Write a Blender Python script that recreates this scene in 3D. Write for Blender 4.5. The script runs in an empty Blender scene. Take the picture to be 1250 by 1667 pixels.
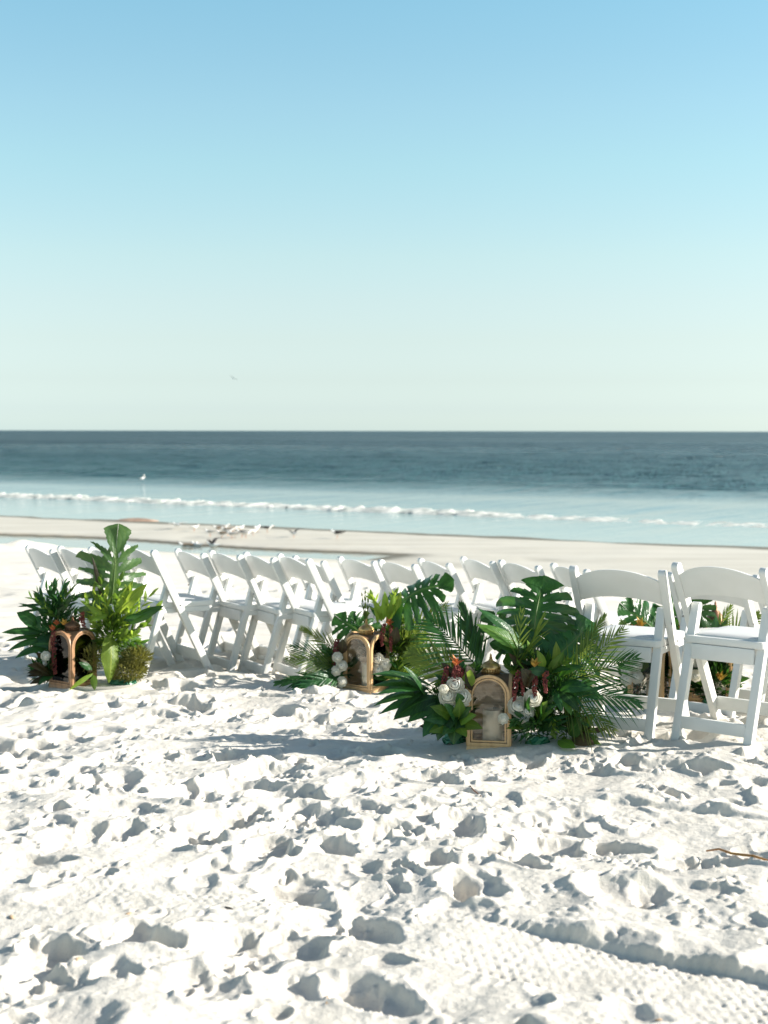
import bpy, math, random
import numpy as np
from mathutils import Vector, Matrix, Euler
random.seed(7); rng = np.random.default_rng(11)
R = math.radians
scene = bpy.context.scene
C = scene.collection

# ------------------------------------------------------------------ camera
CAM_H = 1.45; FPX = 2315.0                       # 50 mm lens on a 36 mm tall frame
PITCH = math.atan(132.0 / FPX)
cd = bpy.data.cameras.new('camera'); cam = bpy.data.objects.new('camera', cd); C.objects.link(cam)
cam.location = (0, 0, CAM_H); cam.rotation_euler = (math.pi/2 - PITCH, R(-0.10), 0)
cd.sensor_fit = 'VERTICAL'; cd.sensor_height = 36; cd.sensor_width = 27; cd.lens = 50
cd.clip_start = 0.1; cd.clip_end = 60000
cd.dof.use_dof = True; cd.dof.focus_distance = 6.5; cd.dof.aperture_fstop = 3.6; cd.dof.aperture_blades = 0
scene.camera = cam
CROT = Euler((math.pi/2 - PITCH, R(-0.10), 0)).to_matrix()

# ------------------------------------------------------------------ sky, sun, exposure
SUN_EL, SUN_AZ = 25.5, 90.0                      # azimuth clockwise from +Y (the view direction)
w = bpy.data.worlds.new('World'); scene.world = w; w.use_nodes = True
nt = w.node_tree; nt.nodes.clear()
sky = nt.nodes.new('ShaderNodeTexSky'); sky.sky_type = 'NISHITA'; sky.sun_disc = False
sky.sun_elevation = R(SUN_EL); sky.sun_rotation = R(SUN_AZ); sky.altitude = 0
sky.air_density = 1.0; sky.dust_density = 0.6; sky.ozone_density = 1.6
bg = nt.nodes.new('ShaderNodeBackground'); bg.inputs[1].default_value = 0.085/.4*1.07
# colour of the air by height above the horizon (same all round): paler and less yellow low down, more cyan above
tc_ = nt.nodes.new('ShaderNodeTexCoord'); sx_ = nt.nodes.new('ShaderNodeSeparateXYZ'); nt.links.new(tc_.outputs['Generated'], sx_.inputs[0])
AIR = [(0.0, (1.031, 1.336, 1.794)), (0.0146, (0.872, 1.087, 1.487)), (0.0356, (0.85, 0.957, 1.179)), (0.0634, (0.935, 0.954, 1.012)), (0.0909, (1.02, 1.007, 0.97)), (0.1195, (1.075, 1.082, 0.964)), (0.1484, (1.075, 1.136, 0.99)), (0.1814, (1.071, 1.204, 1.02)), (0.2181, (1.067, 1.229, 1.058)), (0.2482, (1.029, 1.243, 1.08)), (0.2835, (0.99, 1.278, 1.114)), (0.5, (1.0, 0.98, 0.86)), (1.0, (0.95, 0.86, 0.76))]
cr_ = nt.nodes.new('ShaderNodeValToRGB'); cr_.color_ramp.interpolation = 'LINEAR'; e_ = cr_.color_ramp.elements
while len(e_) < len(AIR): e_.new(.5)
for q_, (p_, c_) in zip(e_, AIR): q_.position = p_; q_.color = (*[v*.4 for v in c_], 1)
nt.links.new(sx_.outputs['Z'], cr_.inputs[0])
hs = nt.nodes.new('ShaderNodeMixRGB'); hs.blend_type = 'MULTIPLY'; hs.inputs[0].default_value = 1.0; nt.links.new(cr_.outputs[0], hs.inputs[2])
out = nt.nodes.new('ShaderNodeOutputWorld')
nt.links.new(sky.outputs[0], hs.inputs[1]); nt.links.new(hs.outputs[0], bg.inputs[0]); nt.links.new(bg.outputs[0], out.inputs[0])
sl = bpy.data.lights.new('sun', 'SUN'); sl.energy = 5.0; sl.angle = R(0.53); sl.color = (1.0, 0.955, 0.885)
sun = bpy.data.objects.new('sun', sl); C.objects.link(sun)
sdir = Vector((math.sin(R(SUN_AZ))*math.cos(R(SUN_EL)), math.cos(R(SUN_AZ))*math.cos(R(SUN_EL)), math.sin(R(SUN_EL))))
sun.rotation_euler = (-sdir).to_track_quat('-Z', 'Y').to_euler(); sun.location = (20, 0, 12)
scene.view_settings.view_transform = 'Standard'; scene.view_settings.look = 'None'
scene.view_settings.gamma = 1.0; scene.view_settings.exposure = 1.0; scene.view_settings.use_curve_mapping = False
scene.cycles.max_bounces = 10; scene.cycles.transparent_max_bounces = 16

# ------------------------------------------------------------------ helpers
def pix(px, py, d):
    """point at depth d (metres along +Y) that is seen at photo pixel px, py"""
    v = CROT @ Vector(((px - 625) / FPX, (833.5 - py) / FPX, -1.0))
    return Vector((0, 0, CAM_H)) + v * (d / v.y)

def proj(p):
    v = CROT.transposed() @ (Vector(p) - Vector((0, 0, CAM_H)))
    return 625 + FPX * v.x / -v.z, 833.5 - FPX * v.y / -v.z

MATS = {}
def mat(name, col, rough=0.5, metal=0.0, spec=0.5, var=None, vscale=20, bump=0, bscale=80, trans=0.0, tcol=None, coat=0, stretch=None):
    m = bpy.data.materials.new(name); m.use_nodes = True; n = m.node_tree.nodes; l = m.node_tree.links
    b = n['Principled BSDF']; b.inputs['Base Color'].default_value = (*col, 1)
    b.inputs['Roughness'].default_value = rough; b.inputs['Metallic'].default_value = metal
    b.inputs['Specular IOR Level'].default_value = spec
    if coat: b.inputs['Coat Weight'].default_value = coat; b.inputs['Coat Roughness'].default_value = .25
    tc = n.new('ShaderNodeTexCoord'); src = tc.outputs['Object']
    if stretch:
        mp = n.new('ShaderNodeMapping'); mp.inputs['Scale'].default_value = stretch; l.new(src, mp.inputs[0]); src = mp.outputs[0]
    colsock = None
    if var:
        t = n.new('ShaderNodeTexNoise'); t.inputs['Scale'].default_value = vscale; t.inputs['Detail'].default_value = 5
        l.new(src, t.inputs[0])
        cr = n.new('ShaderNodeValToRGB'); cr.color_ramp.elements[0].position = .35; cr.color_ramp.elements[1].position = .65
        cr.color_ramp.elements[0].color = (*col, 1); cr.color_ramp.elements[1].color = (*var, 1)
        l.new(t.outputs[0], cr.inputs[0]); l.new(cr.outputs[0], b.inputs['Base Color']); colsock = cr.outputs[0]
    if bump:
        t = n.new('ShaderNodeTexNoise'); t.inputs['Scale'].default_value = bscale; t.inputs['Detail'].default_value = 4; l.new(src, t.inputs[0])
        bp = n.new('ShaderNodeBump'); bp.inputs['Strength'].default_value = bump; bp.inputs['Distance'].default_value = .01
        l.new(t.outputs[0], bp.inputs['Height']); l.new(bp.outputs[0], b.inputs['Normal'])
    if trans:
        tr = n.new('ShaderNodeBsdfTranslucent'); tr.inputs[0].default_value = (*(tcol or col), 1)
        mx = n.new('ShaderNodeMixShader'); mx.inputs[0].default_value = trans
        l.new(b.outputs[0], mx.inputs[1]); l.new(tr.outputs[0], mx.inputs[2]); l.new(mx.outputs[0], n['Material Output'].inputs[0])
    MATS[name] = m
    return m

class MB:
    """collects vertices and faces for one mesh"""
    def __init__(self): self.v = []; self.f = []; self.m = []; self.uv = []; self.has_uv = False
    def add(self, vs, fs, mi=0):
        o = len(self.v); self.v += [tuple(p) for p in vs]; self.f += [tuple(i + o for i in f) for f in fs]; self.m += [mi] * len(fs); self.uv += [(0., 0., 0.)]*len(vs)
        return self
    def grid(self, P, mi=0, closed_u=False, closed_v=False, mask=None, uv=None):
        P = np.asarray(P, float); nu, nv = P.shape[:2]; fs = []
        for i in range(nu if closed_u else nu - 1):
            for j in range(nv if closed_v else nv - 1):
                if mask is not None and mask[i][j]: continue
                a = i*nv + j; b = ((i+1) % nu)*nv + j; c = ((i+1) % nu)*nv + (j+1) % nv; d = i*nv + (j+1) % nv
                fs.append((a, b, c, d))
        self.add(P.reshape(-1, 3), fs, mi)
        if uv is not None: self.uv[-nu*nv:] = [(abs(uv[0] + (uv[1]-uv[0])*j/(nv-1)), i/(nu-1), 1.) for i in range(nu) for j in range(nv)]; self.has_uv = True
        return self
    def tube(self, pts, rad, n=6, mi=0, cap=True):
        pts = [Vector(p) for p in pts]; k = len(pts)
        rad = [rad]*k if not hasattr(rad, '__len__') else rad
        rows = []
        up = Vector((0.31, 0.17, 0.93)).normalized()
        for i, p in enumerate(pts):
            t = (pts[min(i+1, k-1)] - pts[max(i-1, 0)]).normalized()
            a = t.cross(up)
            if a.length < .05: a = t.cross(Vector((1, 0, 0)))
            a.normalize(); b = t.cross(a)
            rows.append([p + (a*math.cos(2*math.pi*j/n) + b*math.sin(2*math.pi*j/n))*rad[i] for j in range(n)])
        o = len(self.v); self.grid([[tuple(q) for q in r] for r in rows], mi, closed_v=True)
        if cap:
            self.f.append(tuple(o + j for j in range(n))); self.f.append(tuple(o + (k-1)*n + j for j in reversed(range(n)))); self.m += [mi, mi]
        return self
    def lathe(self, prof, n=20, mi=0, c=(0, 0, 0)):
        P = [[(c[0] + r*math.cos(2*math.pi*j/n), c[1] + r*math.sin(2*math.pi*j/n), c[2] + z) for j in range(n)] for r, z in prof]
        return self.grid(P, mi, closed_v=True)
    def prism(self, poly, axis, lo, hi, mi=0):
        """2D outline extruded along an axis (poly given in the two other axes, in x,y,z order)"""
        n = len(poly); vs = []
        for h in (lo, hi):
            for a, b in poly:
                vs.append({'x': (h, a, b), 'y': (a, h, b), 'z': (a, b, h)}[axis])
        fs = [tuple(range(n)), tuple(range(2*n-1, n-1, -1))] + [(i, (i+1) % n, n+(i+1) % n, n+i) for i in range(n)]
        return self.add(vs, fs, mi)
    def box(self, x0, x1, y0, y1, z0, z1, mi=0):
        return self.prism([(x0, y0), (x1, y0), (x1, y1), (x0, y1)], 'z', z0, z1, mi)
    def build(self, name, mats, parent=None, smooth=False, bevel=0, link=True):
        me = bpy.data.meshes.new(name); me.from_pydata(self.v, [], self.f)
        for m in (mats if isinstance(mats, (list, tuple)) else [mats]): me.materials.append(m)
        if len(set(self.m)) > 1: me.polygons.foreach_set('material_index', self.m)
        import bmesh
        bm = bmesh.new(); bm.from_mesh(me); bmesh.ops.recalc_face_normals(bm, faces=bm.faces)
        if bevel:
            es = [e for e in bm.edges if len(e.link_faces) == 2 and e.calc_face_angle(0) > R(40)]
            bmesh.ops.bevel(bm, geom=es, offset=bevel, segments=2, affect='EDGES', profile=.6)
        bm.to_mesh(me); bm.free()
        if smooth:
            me.polygons.foreach_set('use_smooth', [True]*len(me.polygons))
            if smooth != 'all': me.set_sharp_from_angle(angle=R(45))
        if self.has_uv and len(me.vertices) == len(self.uv):
            me.attributes.new('leafuv', 'FLOAT_VECTOR', 'POINT').data.foreach_set('vector', np.array(self.uv, np.float32).ravel())
        o = bpy.data.objects.new(name, me)
        if link: C.objects.link(o)
        if parent is not None: o.parent = parent
        return o

def empty(name, loc, rz=0, label=None, cat=None, group=None):
    o = bpy.data.objects.new(name, None); C.objects.link(o); o.location = loc; o.rotation_euler = (0, 0, rz); o.empty_display_size = .1
    tag(o, label, cat, group); return o
def tag(o, label=None, cat=None, group=None, kind=None):
    for k, v in (('label', label), ('category', cat), ('group', group), ('kind', kind)):
        if v: o[k] = v
    return o
def copy_tree(o, parent=None):
    c = o.copy(); C.objects.link(c); c.parent = parent
    if parent is not None: c.matrix_parent_inverse = o.matrix_parent_inverse.copy()
    for ch in list(o.children): copy_tree(ch, c)
    return c

# ------------------------------------------------------------------ chair poses (needed for the ground they stand on)
TOPX, TOPY, TOPZ = .222, -.205, .775
# left / right post top in the photo, height of the tops there, distance, label
CH = [
 (44, 83, 895, 9.75, 'white folding chair at the far left end of its row, nothing left of it'),
 (97, 135, 896, 9.5, 'second white folding chair from the left edge, behind the lantern with red flowers'),
 (146, 189, 898, 9.3, 'white folding chair mostly hidden by the tall upright monstera leaf'),
 (201, 246, 896, 9.05, 'white folding chair right of the tall monstera leaf, seat seen side-on'),
 (285, 327, 901, 9.7, 'white folding chair whose back shows just right of the side-on chair'),
 (341, 387, 904, 9.45, 'white folding chair standing fourth left of the small lantern arrangement'),
 (397, 442, 907, 9.25, 'white folding chair with clear view of its legs, second left of the spiky palm'),
 (452, 499, 910, 9.05, 'white folding chair at the row end beside the low spiky palm fronds'),
 (478, 524, 912, 10.3, 'white folding chair half hidden behind the row-end chair by the palm'),
 (552, 607, 913, 10.25, 'white folding chair behind the middle lantern with its gold dome'),
 (620, 675, 918, 9.5, 'white folding chair behind the bright yellow-green leaves of the middle arrangement'),
 (684, 730, 916, 10.0, 'white folding chair right behind the small tilted monstera leaf'),
 (751, 799, 914, 9.9, 'white folding chair behind the upright dark palm leaflets'),
 (812, 872, 920, 9.5, 'white folding chair behind the big dark monstera leaf, left of its stem'),
 (897, 951, 926, 9.1, 'white folding chair partly behind the left post of the large near chair'),
 (932, 1077, 930, 6.72, 'large near white folding chair with palm fronds across its seat'),
 (1100, 1243, 926, 6.42, 'large near white folding chair at the right edge, rear legs in full view'),
 (1090, 1207, 941, 7.75, 'white folding chair seen through the large right-edge chair, lower and farther away'),
 (1229, 1350, 946, 7.35, 'white folding chair cut off by the right edge, only part of its seat in view'),
]
def chair_pose(xl, xr, yt, d):
    c = pix((xl + xr)/2, yt, d); lo, hi = 0.0, R(88)
    for _ in range(40):
        a = (lo + hi)/2; r = Vector((math.cos(a), -math.sin(a), 0))
        if proj(c + r*TOPX)[0] - proj(c - r*TOPX)[0] > xr - xl: lo = a
        else: hi = a
    f = Vector((math.sin(a), math.cos(a), 0))
    b = c - f*TOPY; b.z = c.z - TOPZ
    return b, a
POSE = [chair_pose(*c[:4]) for c in CH]

# ------------------------------------------------------------------ ground shape
WATER_Z = -1.5
NS = Vector((math.sin(R(29.4)), math.cos(R(29.4)))); TS = Vector((NS.y, -NS.x))
def sstep(a, b, x): t = np.clip((x - a)/(b - a), 0, 1); return t*t*(3 - 2*t)
AX = np.array([p.x for p, a in POSE]); AY = np.array([p.y for p, a in POSE]); AZ = np.array([p.z for p, a in POSE]) + .03
def zbase(x, y):
    x = np.asarray(x, float); y = np.asarray(y, float)
    s = NS.x*x + NS.y*y; t = TS.x*x + TS.y*y
    near = -.062*np.logaddexp(0, (y - 6.6)*3)/3
    dry = np.interp(s, [0, 8, 12, 20, 24.5, 26.8, 30, 34, 35.6, 40, 48, 60, 100, 400], [-.05, -.2, -.42, -1.0, -1.26, -1.44, -1.44, -1.41, -1.48, -1.58, -1.75, -2.2, -4, -12])
    k = sstep(9.5, 14.5, y + .3*np.abs(x))
    z = near*(1-k) + dry*k
    pool = sstep(26.9, 27.9, s - .06*(t+20))*(1 - sstep(29.35, 29.65, s + .35*np.sin(t*.55)))*sstep(-36, -29, t)*(1 - sstep(-18.5, -14.5, t))
    mound = 0
    for mx, my, mh, mr_ in ((-8.1, 31.6, .20, .32), (-7.6, 31.9, .13, .4), (-9.0, 30.6, .17, .4), (-6.9, 31.4, .08, .3), (-8.6, 31.2, .10, .25), (-6.2, 31.2, .06, .4)):
        mound = mound + mh*np.exp(-((x-mx)/mr_)**2 - ((y-my)/.5)**2)
    return z - .16*pool + mound
RES = AZ - zbase(AX, AY)
def zsm(x, y):
    x = np.asarray(x, float); y = np.asarray(y, float); z = zbase(x, y)
    num = np.zeros_like(z); den = np.full_like(z, .35)
    for ax, ay, r in zip(AX, AY, RES):
        g = np.exp(-((x-ax)**2 + (y-ay)**2)/(2*.38**2)); num = num + g*r; den = den + g
    return z + num/den
def ground(px, py):
    lo, hi = 2.0, 60.0
    for _ in range(50):
        m = (lo+hi)/2; p = pix(px, py, m)
        if p.z > float(zsm(p.x, p.y)): lo = m
        else: hi = m
    return pix(px, py, lo)

# smooth value noise
def vnoise(x, y, seed):
    r = np.random.default_rng(seed); T = r.random((256, 256)); xi = np.floor(x).astype(int); yi = np.floor(y).astype(int)
    fx = x - xi; fy = y - yi; fx = fx*fx*fx*(fx*(fx*6-15)+10); fy = fy*fy*fy*(fy*(fy*6-15)+10)
    a = T[xi & 255, yi & 255]; b = T[(xi+1) & 255, yi & 255]; c = T[xi & 255, (yi+1) & 255]; d = T[(xi+1) & 255, (yi+1) & 255]
    return (a*(1-fx)+b*fx)*(1-fy) + (c*(1-fx)+d*fx)*fy - .5
def fbm(x, y, seed, o=4, g=.5):
    s = 0; a = 1
    for k in range(o): s = s + a*vnoise(x*2**k + 17.3*k, y*2**k - 9.1*k, seed + k); a *= g
    return s

def lines(segs):
    L = [segs[0][0]]
    for a, b, st0, st1 in segs:
        x = a
        while x < b - 1e-6:
            x = min(x + st0 + (st1 - st0)*(x - a)/(b - a), b); L.append(x)
    return np.array(L)
XL = lines([(-420, -60, 60, 12), (-60, -12, 6, 1.5), (-12, -3.3, .22, .05), (-3.3, -1.3, .02, .009), (-1.3, 1.35, .0052, .0052), (1.35, 3.2, .008, .02), (3.2, 12, .05, 1.0), (12, 60, 1.5, 6), (60, 420, 12, 60)])
YL = lines([(-30, 0, 6, .6), (0, 3.2, .3, .03), (3.2, 5.4, .0052, .006), (5.4, 6.5, .006, .0085), (6.5, 9.5, .009, .014), (9.5, 14, .015, .06), (14, 26, .07, .14), (26, 42, .14, .3), (42, 70, .4, 2), (70, 200, 3, 14)])
GX, GY = np.meshgrid(XL, YL)                       # rows follow Y
H = zsm(GX, GY)
churn = (1 - sstep(14, 24, GY)) * sstep(-7, -4, GX) * (1 - sstep(4.5, 7, GX)); churn = .35 + .65*churn
dry_f = 1 - sstep(25.3, 26.6, NS.x*GX + NS.y*GY)
near_f = 1 - sstep(9, 12, GY)
REL = (.060*fbm(GX*1.0, GY*1.0, 3, 2) + .020*fbm(GX*3.0, GY*3.0, 8, 2))*churn*dry_f
_al = GX*.45 + GY*.89; _ac = GX*.89 - GY*.45
REL += .030*fbm(_ac*4.2 + .3*np.sin(_al*3), _al*1.5, 15, 3)*churn*dry_f*near_f      # drifts left by wheels and feet running up to the chairs
REL += .05*fbm(GX*.35, GY*.35, 5, 3)*dry_f*sstep(10, 16, GY)
# footprints and scuffs: every stamp overwrites what lay there, so crests stay crisp
warp1 = fbm(GX*9, GY*9, 21, 3); warp2 = fbm(GX*9 + 40, GY*9 + 7, 31, 3)
def stamp(x, y, a, b, th, depth, rim, power, tilt):
    r0 = max(a, b)*1.75
    i0, i1 = np.searchsorted(XL, [x-r0, x+r0]); j0, j1 = np.searchsorted(YL, [y-r0, y+r0])
    if i1 - i0 < 3 or j1 - j0 < 3: return
    S = (slice(j0, j1), slice(i0, i1))
    dx = GX[S] - x + .04*warp1[S]; dy = GY[S] - y + .04*warp2[S]
    u = dx*math.cos(th) + dy*math.sin(th); v = -dx*math.sin(th) + dy*math.cos(th)
    vv = v/(b*(1 + .25*u/a)); r = np.sqrt((u/a)**2 + vv**2)
    m = np.clip((1.10 - r)/.20, 0, 1); m = m*m*(3-2*m)
    old = REL[S]; c = float(old[old.shape[0]//2, old.shape[1]//2])
    floor = .45*old + .55*c*.6 - depth*(1 - np.clip(r, 0, 1)**power) + tilt*u
    new = old*(1-m) + floor*m + rim*np.exp(-((r-1.2)/.17)**2)*(.55 + .9*warp1[S] + .5*np.sign(tilt)*u/a)
    REL[S] = new
feet = []
for k in range(950):
    x = rng.uniform(-3.3, 3.2); y = rng.uniform(3.0, 11.5)
    feet.append((x, y))
# a few trails
for (x0, y0, x1, y1) in [(-1.2, 3.2, 1.6, 6.2), (1.2, 3.3, -2.2, 7.2), (-2.0, 5.0, 2.4, 5.6), (-.2, 3.2, -.6, 8), (-2.6, 6.8, 2.0, 6.1)]:
    n = int(math.hypot(x1-x0, y1-y0)/.33)
    for i in range(n):
        t = i/n; feet.append((x0+(x1-x0)*t + rng.normal(0, .05), y0+(y1-y0)*t + rng.normal(0, .05)))
rng.shuffle(feet)
for (x, y) in feet:
    big = rng.random()
    a = rng.uniform(.10, .18) if big > .35 else rng.uniform(.045, .09); b = a*rng.uniform(.42, .75)
    stamp(x, y, a, b, rng.uniform(0, math.pi), rng.uniform(.018, .050)*(a/.13)**.7, rng.uniform(.004, .016), rng.choice([3, 4, 6]), rng.normal(0, .05))
for k in range(380):                               # little kicks and pits between them
    a = rng.uniform(.018, .045)
    stamp(rng.uniform(-2.6, 2.6), rng.uniform(3.1, 8.5), a, a*rng.uniform(.5, .9), rng.uniform(0, 3.14), rng.uniform(.005, .013), rng.uniform(.001, .005), 2, rng.normal(0, .08))
for k in range(130):                               # farther berm, larger scuffs
    a = rng.uniform(.15, .3)
    stamp(rng.uniform(-8, 8), rng.uniform(11, 24), a, a*rng.uniform(.5, .9), rng.uniform(0, 3.14), rng.uniform(.03, .06), .015, 2, 0)
# clods thrown up by feet and tyres
def clod(x, y, r, h):
    i0, i1 = np.searchsorted(XL, [x-r*1.4, x+r*1.4]); j0, j1 = np.searchsorted(YL, [y-r*1.4, y+r*1.4])
    if i1-i0 < 2 or j1-j0 < 2: return
    S = (slice(j0, j1), slice(i0, i1))
    q = ((GX[S]-x+.02*warp2[S])**2 + (GY[S]-y+.02*warp1[S])**2)/r**2
    REL[S] += h*np.sqrt(np.clip(1-q, 0, 1))
for k in range(650):
    cx, cy = rng.uniform(-2.6, 2.6), rng.uniform(3.2, 8.5)
    for q in range(rng.integers(2, 12)):
        r = rng.uniform(.006, .018); clod(cx + rng.normal(0, .05), cy + rng.normal(0, .04), r, r*rng.uniform(.3, .75))
for q in range(45): r = rng.uniform(.018, .032); clod(rng.uniform(-1.6, 1.6), rng.uniform(3.3, 6.5), r, r*rng.uniform(.4, .7))
# tyre tracks
def track(p0, p1, width, depth, pitch, fresh, ext=.6):
    a = pix(*p0, 5); b = pix(*p1, 5)
    a = ground(*p0); b = ground(*p1)
    d = Vector((b.x-a.x, b.y-a.y)); L = d.length; d /= L; nrm = Vector((-d.y, d.x))
    if nrm.y > 0: nrm = -nrm                       # a-b is the far edge, the track lies on the camera's side
    u = (GX-a.x)*d.x + (GY-a.y)*d.y; v = (GX-a.x)*nrm.x + (GY-a.y)*nrm.y
    zig = .010*np.abs((((u + .25*warp2*pitch*3)/pitch) % 1) - .5)*2*(.6 + 1.2*np.clip(fbm(u*3, v*0, 77, 2) + .3, 0, 1))
    m = sstep(-.002, .022, v - zig + .012*warp1)*(1-sstep(width-.03, width+.01, v + .02*warp2))*sstep(-.05, .6, u)*(1-sstep(L+ext-.3, L+ext, u))*fresh
    ban = np.exp(-((v - width*.5)/(width*1.1))**2)*sstep(-.1, .25, u)*(1-sstep(L+ext-.3, L+ext, u))*fresh; REL[:] = REL*(1 - .7*ban)
    lug = np.clip(np.sin(2*np.pi*(u/pitch)), -.2, 1)*np.clip(np.sin(2*np.pi*(v/(pitch*1.25)) + 1.2), -.2, 1)
    fl = -depth + .18*REL - .013*lug*np.clip(.8 + 1.3*fbm(u*2.2, v*5, 79, 3), .15, 1.3) - .004*np.cos(2*np.pi*v/width)
    REL[:] = REL*(1-m) + fl*m + .013*(1 + 2*warp1)*np.exp(-((v+.03)/.03)**2)*sstep(.1, .7, u)*(1-sstep(L+ext-.3, L+ext, u))*(.7+warp2)*fresh
track((700, 1464), (1250, 1580), .40, .030, .036, 1.0, 3.0)
track((40, 1425), (600, 1462), .17, .012, .035, .75, .0)
track((880, 1285), (1250, 1325), .20, .02, .09, .85, .3)
track((150, 1168), (640, 1196), .16, .015, .07, .6, .2)
REL += near_f*(.0034*fbm(GX*13, GY*13, 51, 3) + .0026*fbm(GX*55, GY*55, 61, 2))
# crumbs gather along the broken rims
gy_, gx_ = np.gradient(REL); sl_ = np.hypot(gx_/np.gradient(XL)[None, :], gy_/np.gradient(YL)[:, None])
win = (np.abs(GX) < 2.2) & (GY > 3.25) & (GY < 7.4); cand = np.flatnonzero(win & (sl_ > .55)); pick = rng.choice(cand, 1800)
for q in pick:
    j_, i_ = divmod(int(q), GX.shape[1]); k_ = 1 if rng.random() < .9 else 1.8
    r = rng.uniform(.0045, .0095)*k_*(GY[j_, i_]/4.6)**.6; clod(XL[i_] + rng.normal(0, .012), YL[j_] + rng.normal(0, .012), r, r*rng.uniform(.5, 1.0))
# settle slopes that are too steep for dry sand
for it in range(1):
    P = REL.copy(); P[1:-1, 1:-1] = (REL[1:-1, 1:-1]*4 + REL[:-2, 1:-1] + REL[2:, 1:-1] + REL[1:-1, :-2] + REL[1:-1, 2:])/8; REL = .5*REL + .5*P
for px_, py_ in ((800, 1207), (590, 1119), (114, 1113), (1162, 1143), (1057, 1143), (880, 1205), (190, 1113)):   # set things down on smoothed sand
    g_ = ground(px_, py_); REL *= 1 - .97*np.exp(-(((GX-g_.x)**2 + (GY-g_.y-.06)**2)/.23**2)**2)
H = H + REL*dry_f + (1-dry_f)*(.016*fbm(GX*.8, GY*.5, 71, 3) + .030*fbm((TS.x*GX+TS.y*GY)*.16, (NS.x*GX+NS.y*GY)*.35, 75, 3))
def zg(x, y):
    i = int(np.clip(np.searchsorted(XL, x), 1, len(XL)-1)); j = int(np.clip(np.searchsorted(YL, y), 1, len(YL)-1))
    fx = (x-XL[i-1])/(XL[i]-XL[i-1]); fy = (y-YL[j-1])/(YL[j]-YL[j-1])
    return float((H[j-1, i-1]*(1-fx)+H[j-1, i]*fx)*(1-fy) + (H[j, i-1]*(1-fx)+H[j, i]*fx)*fy)

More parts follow.
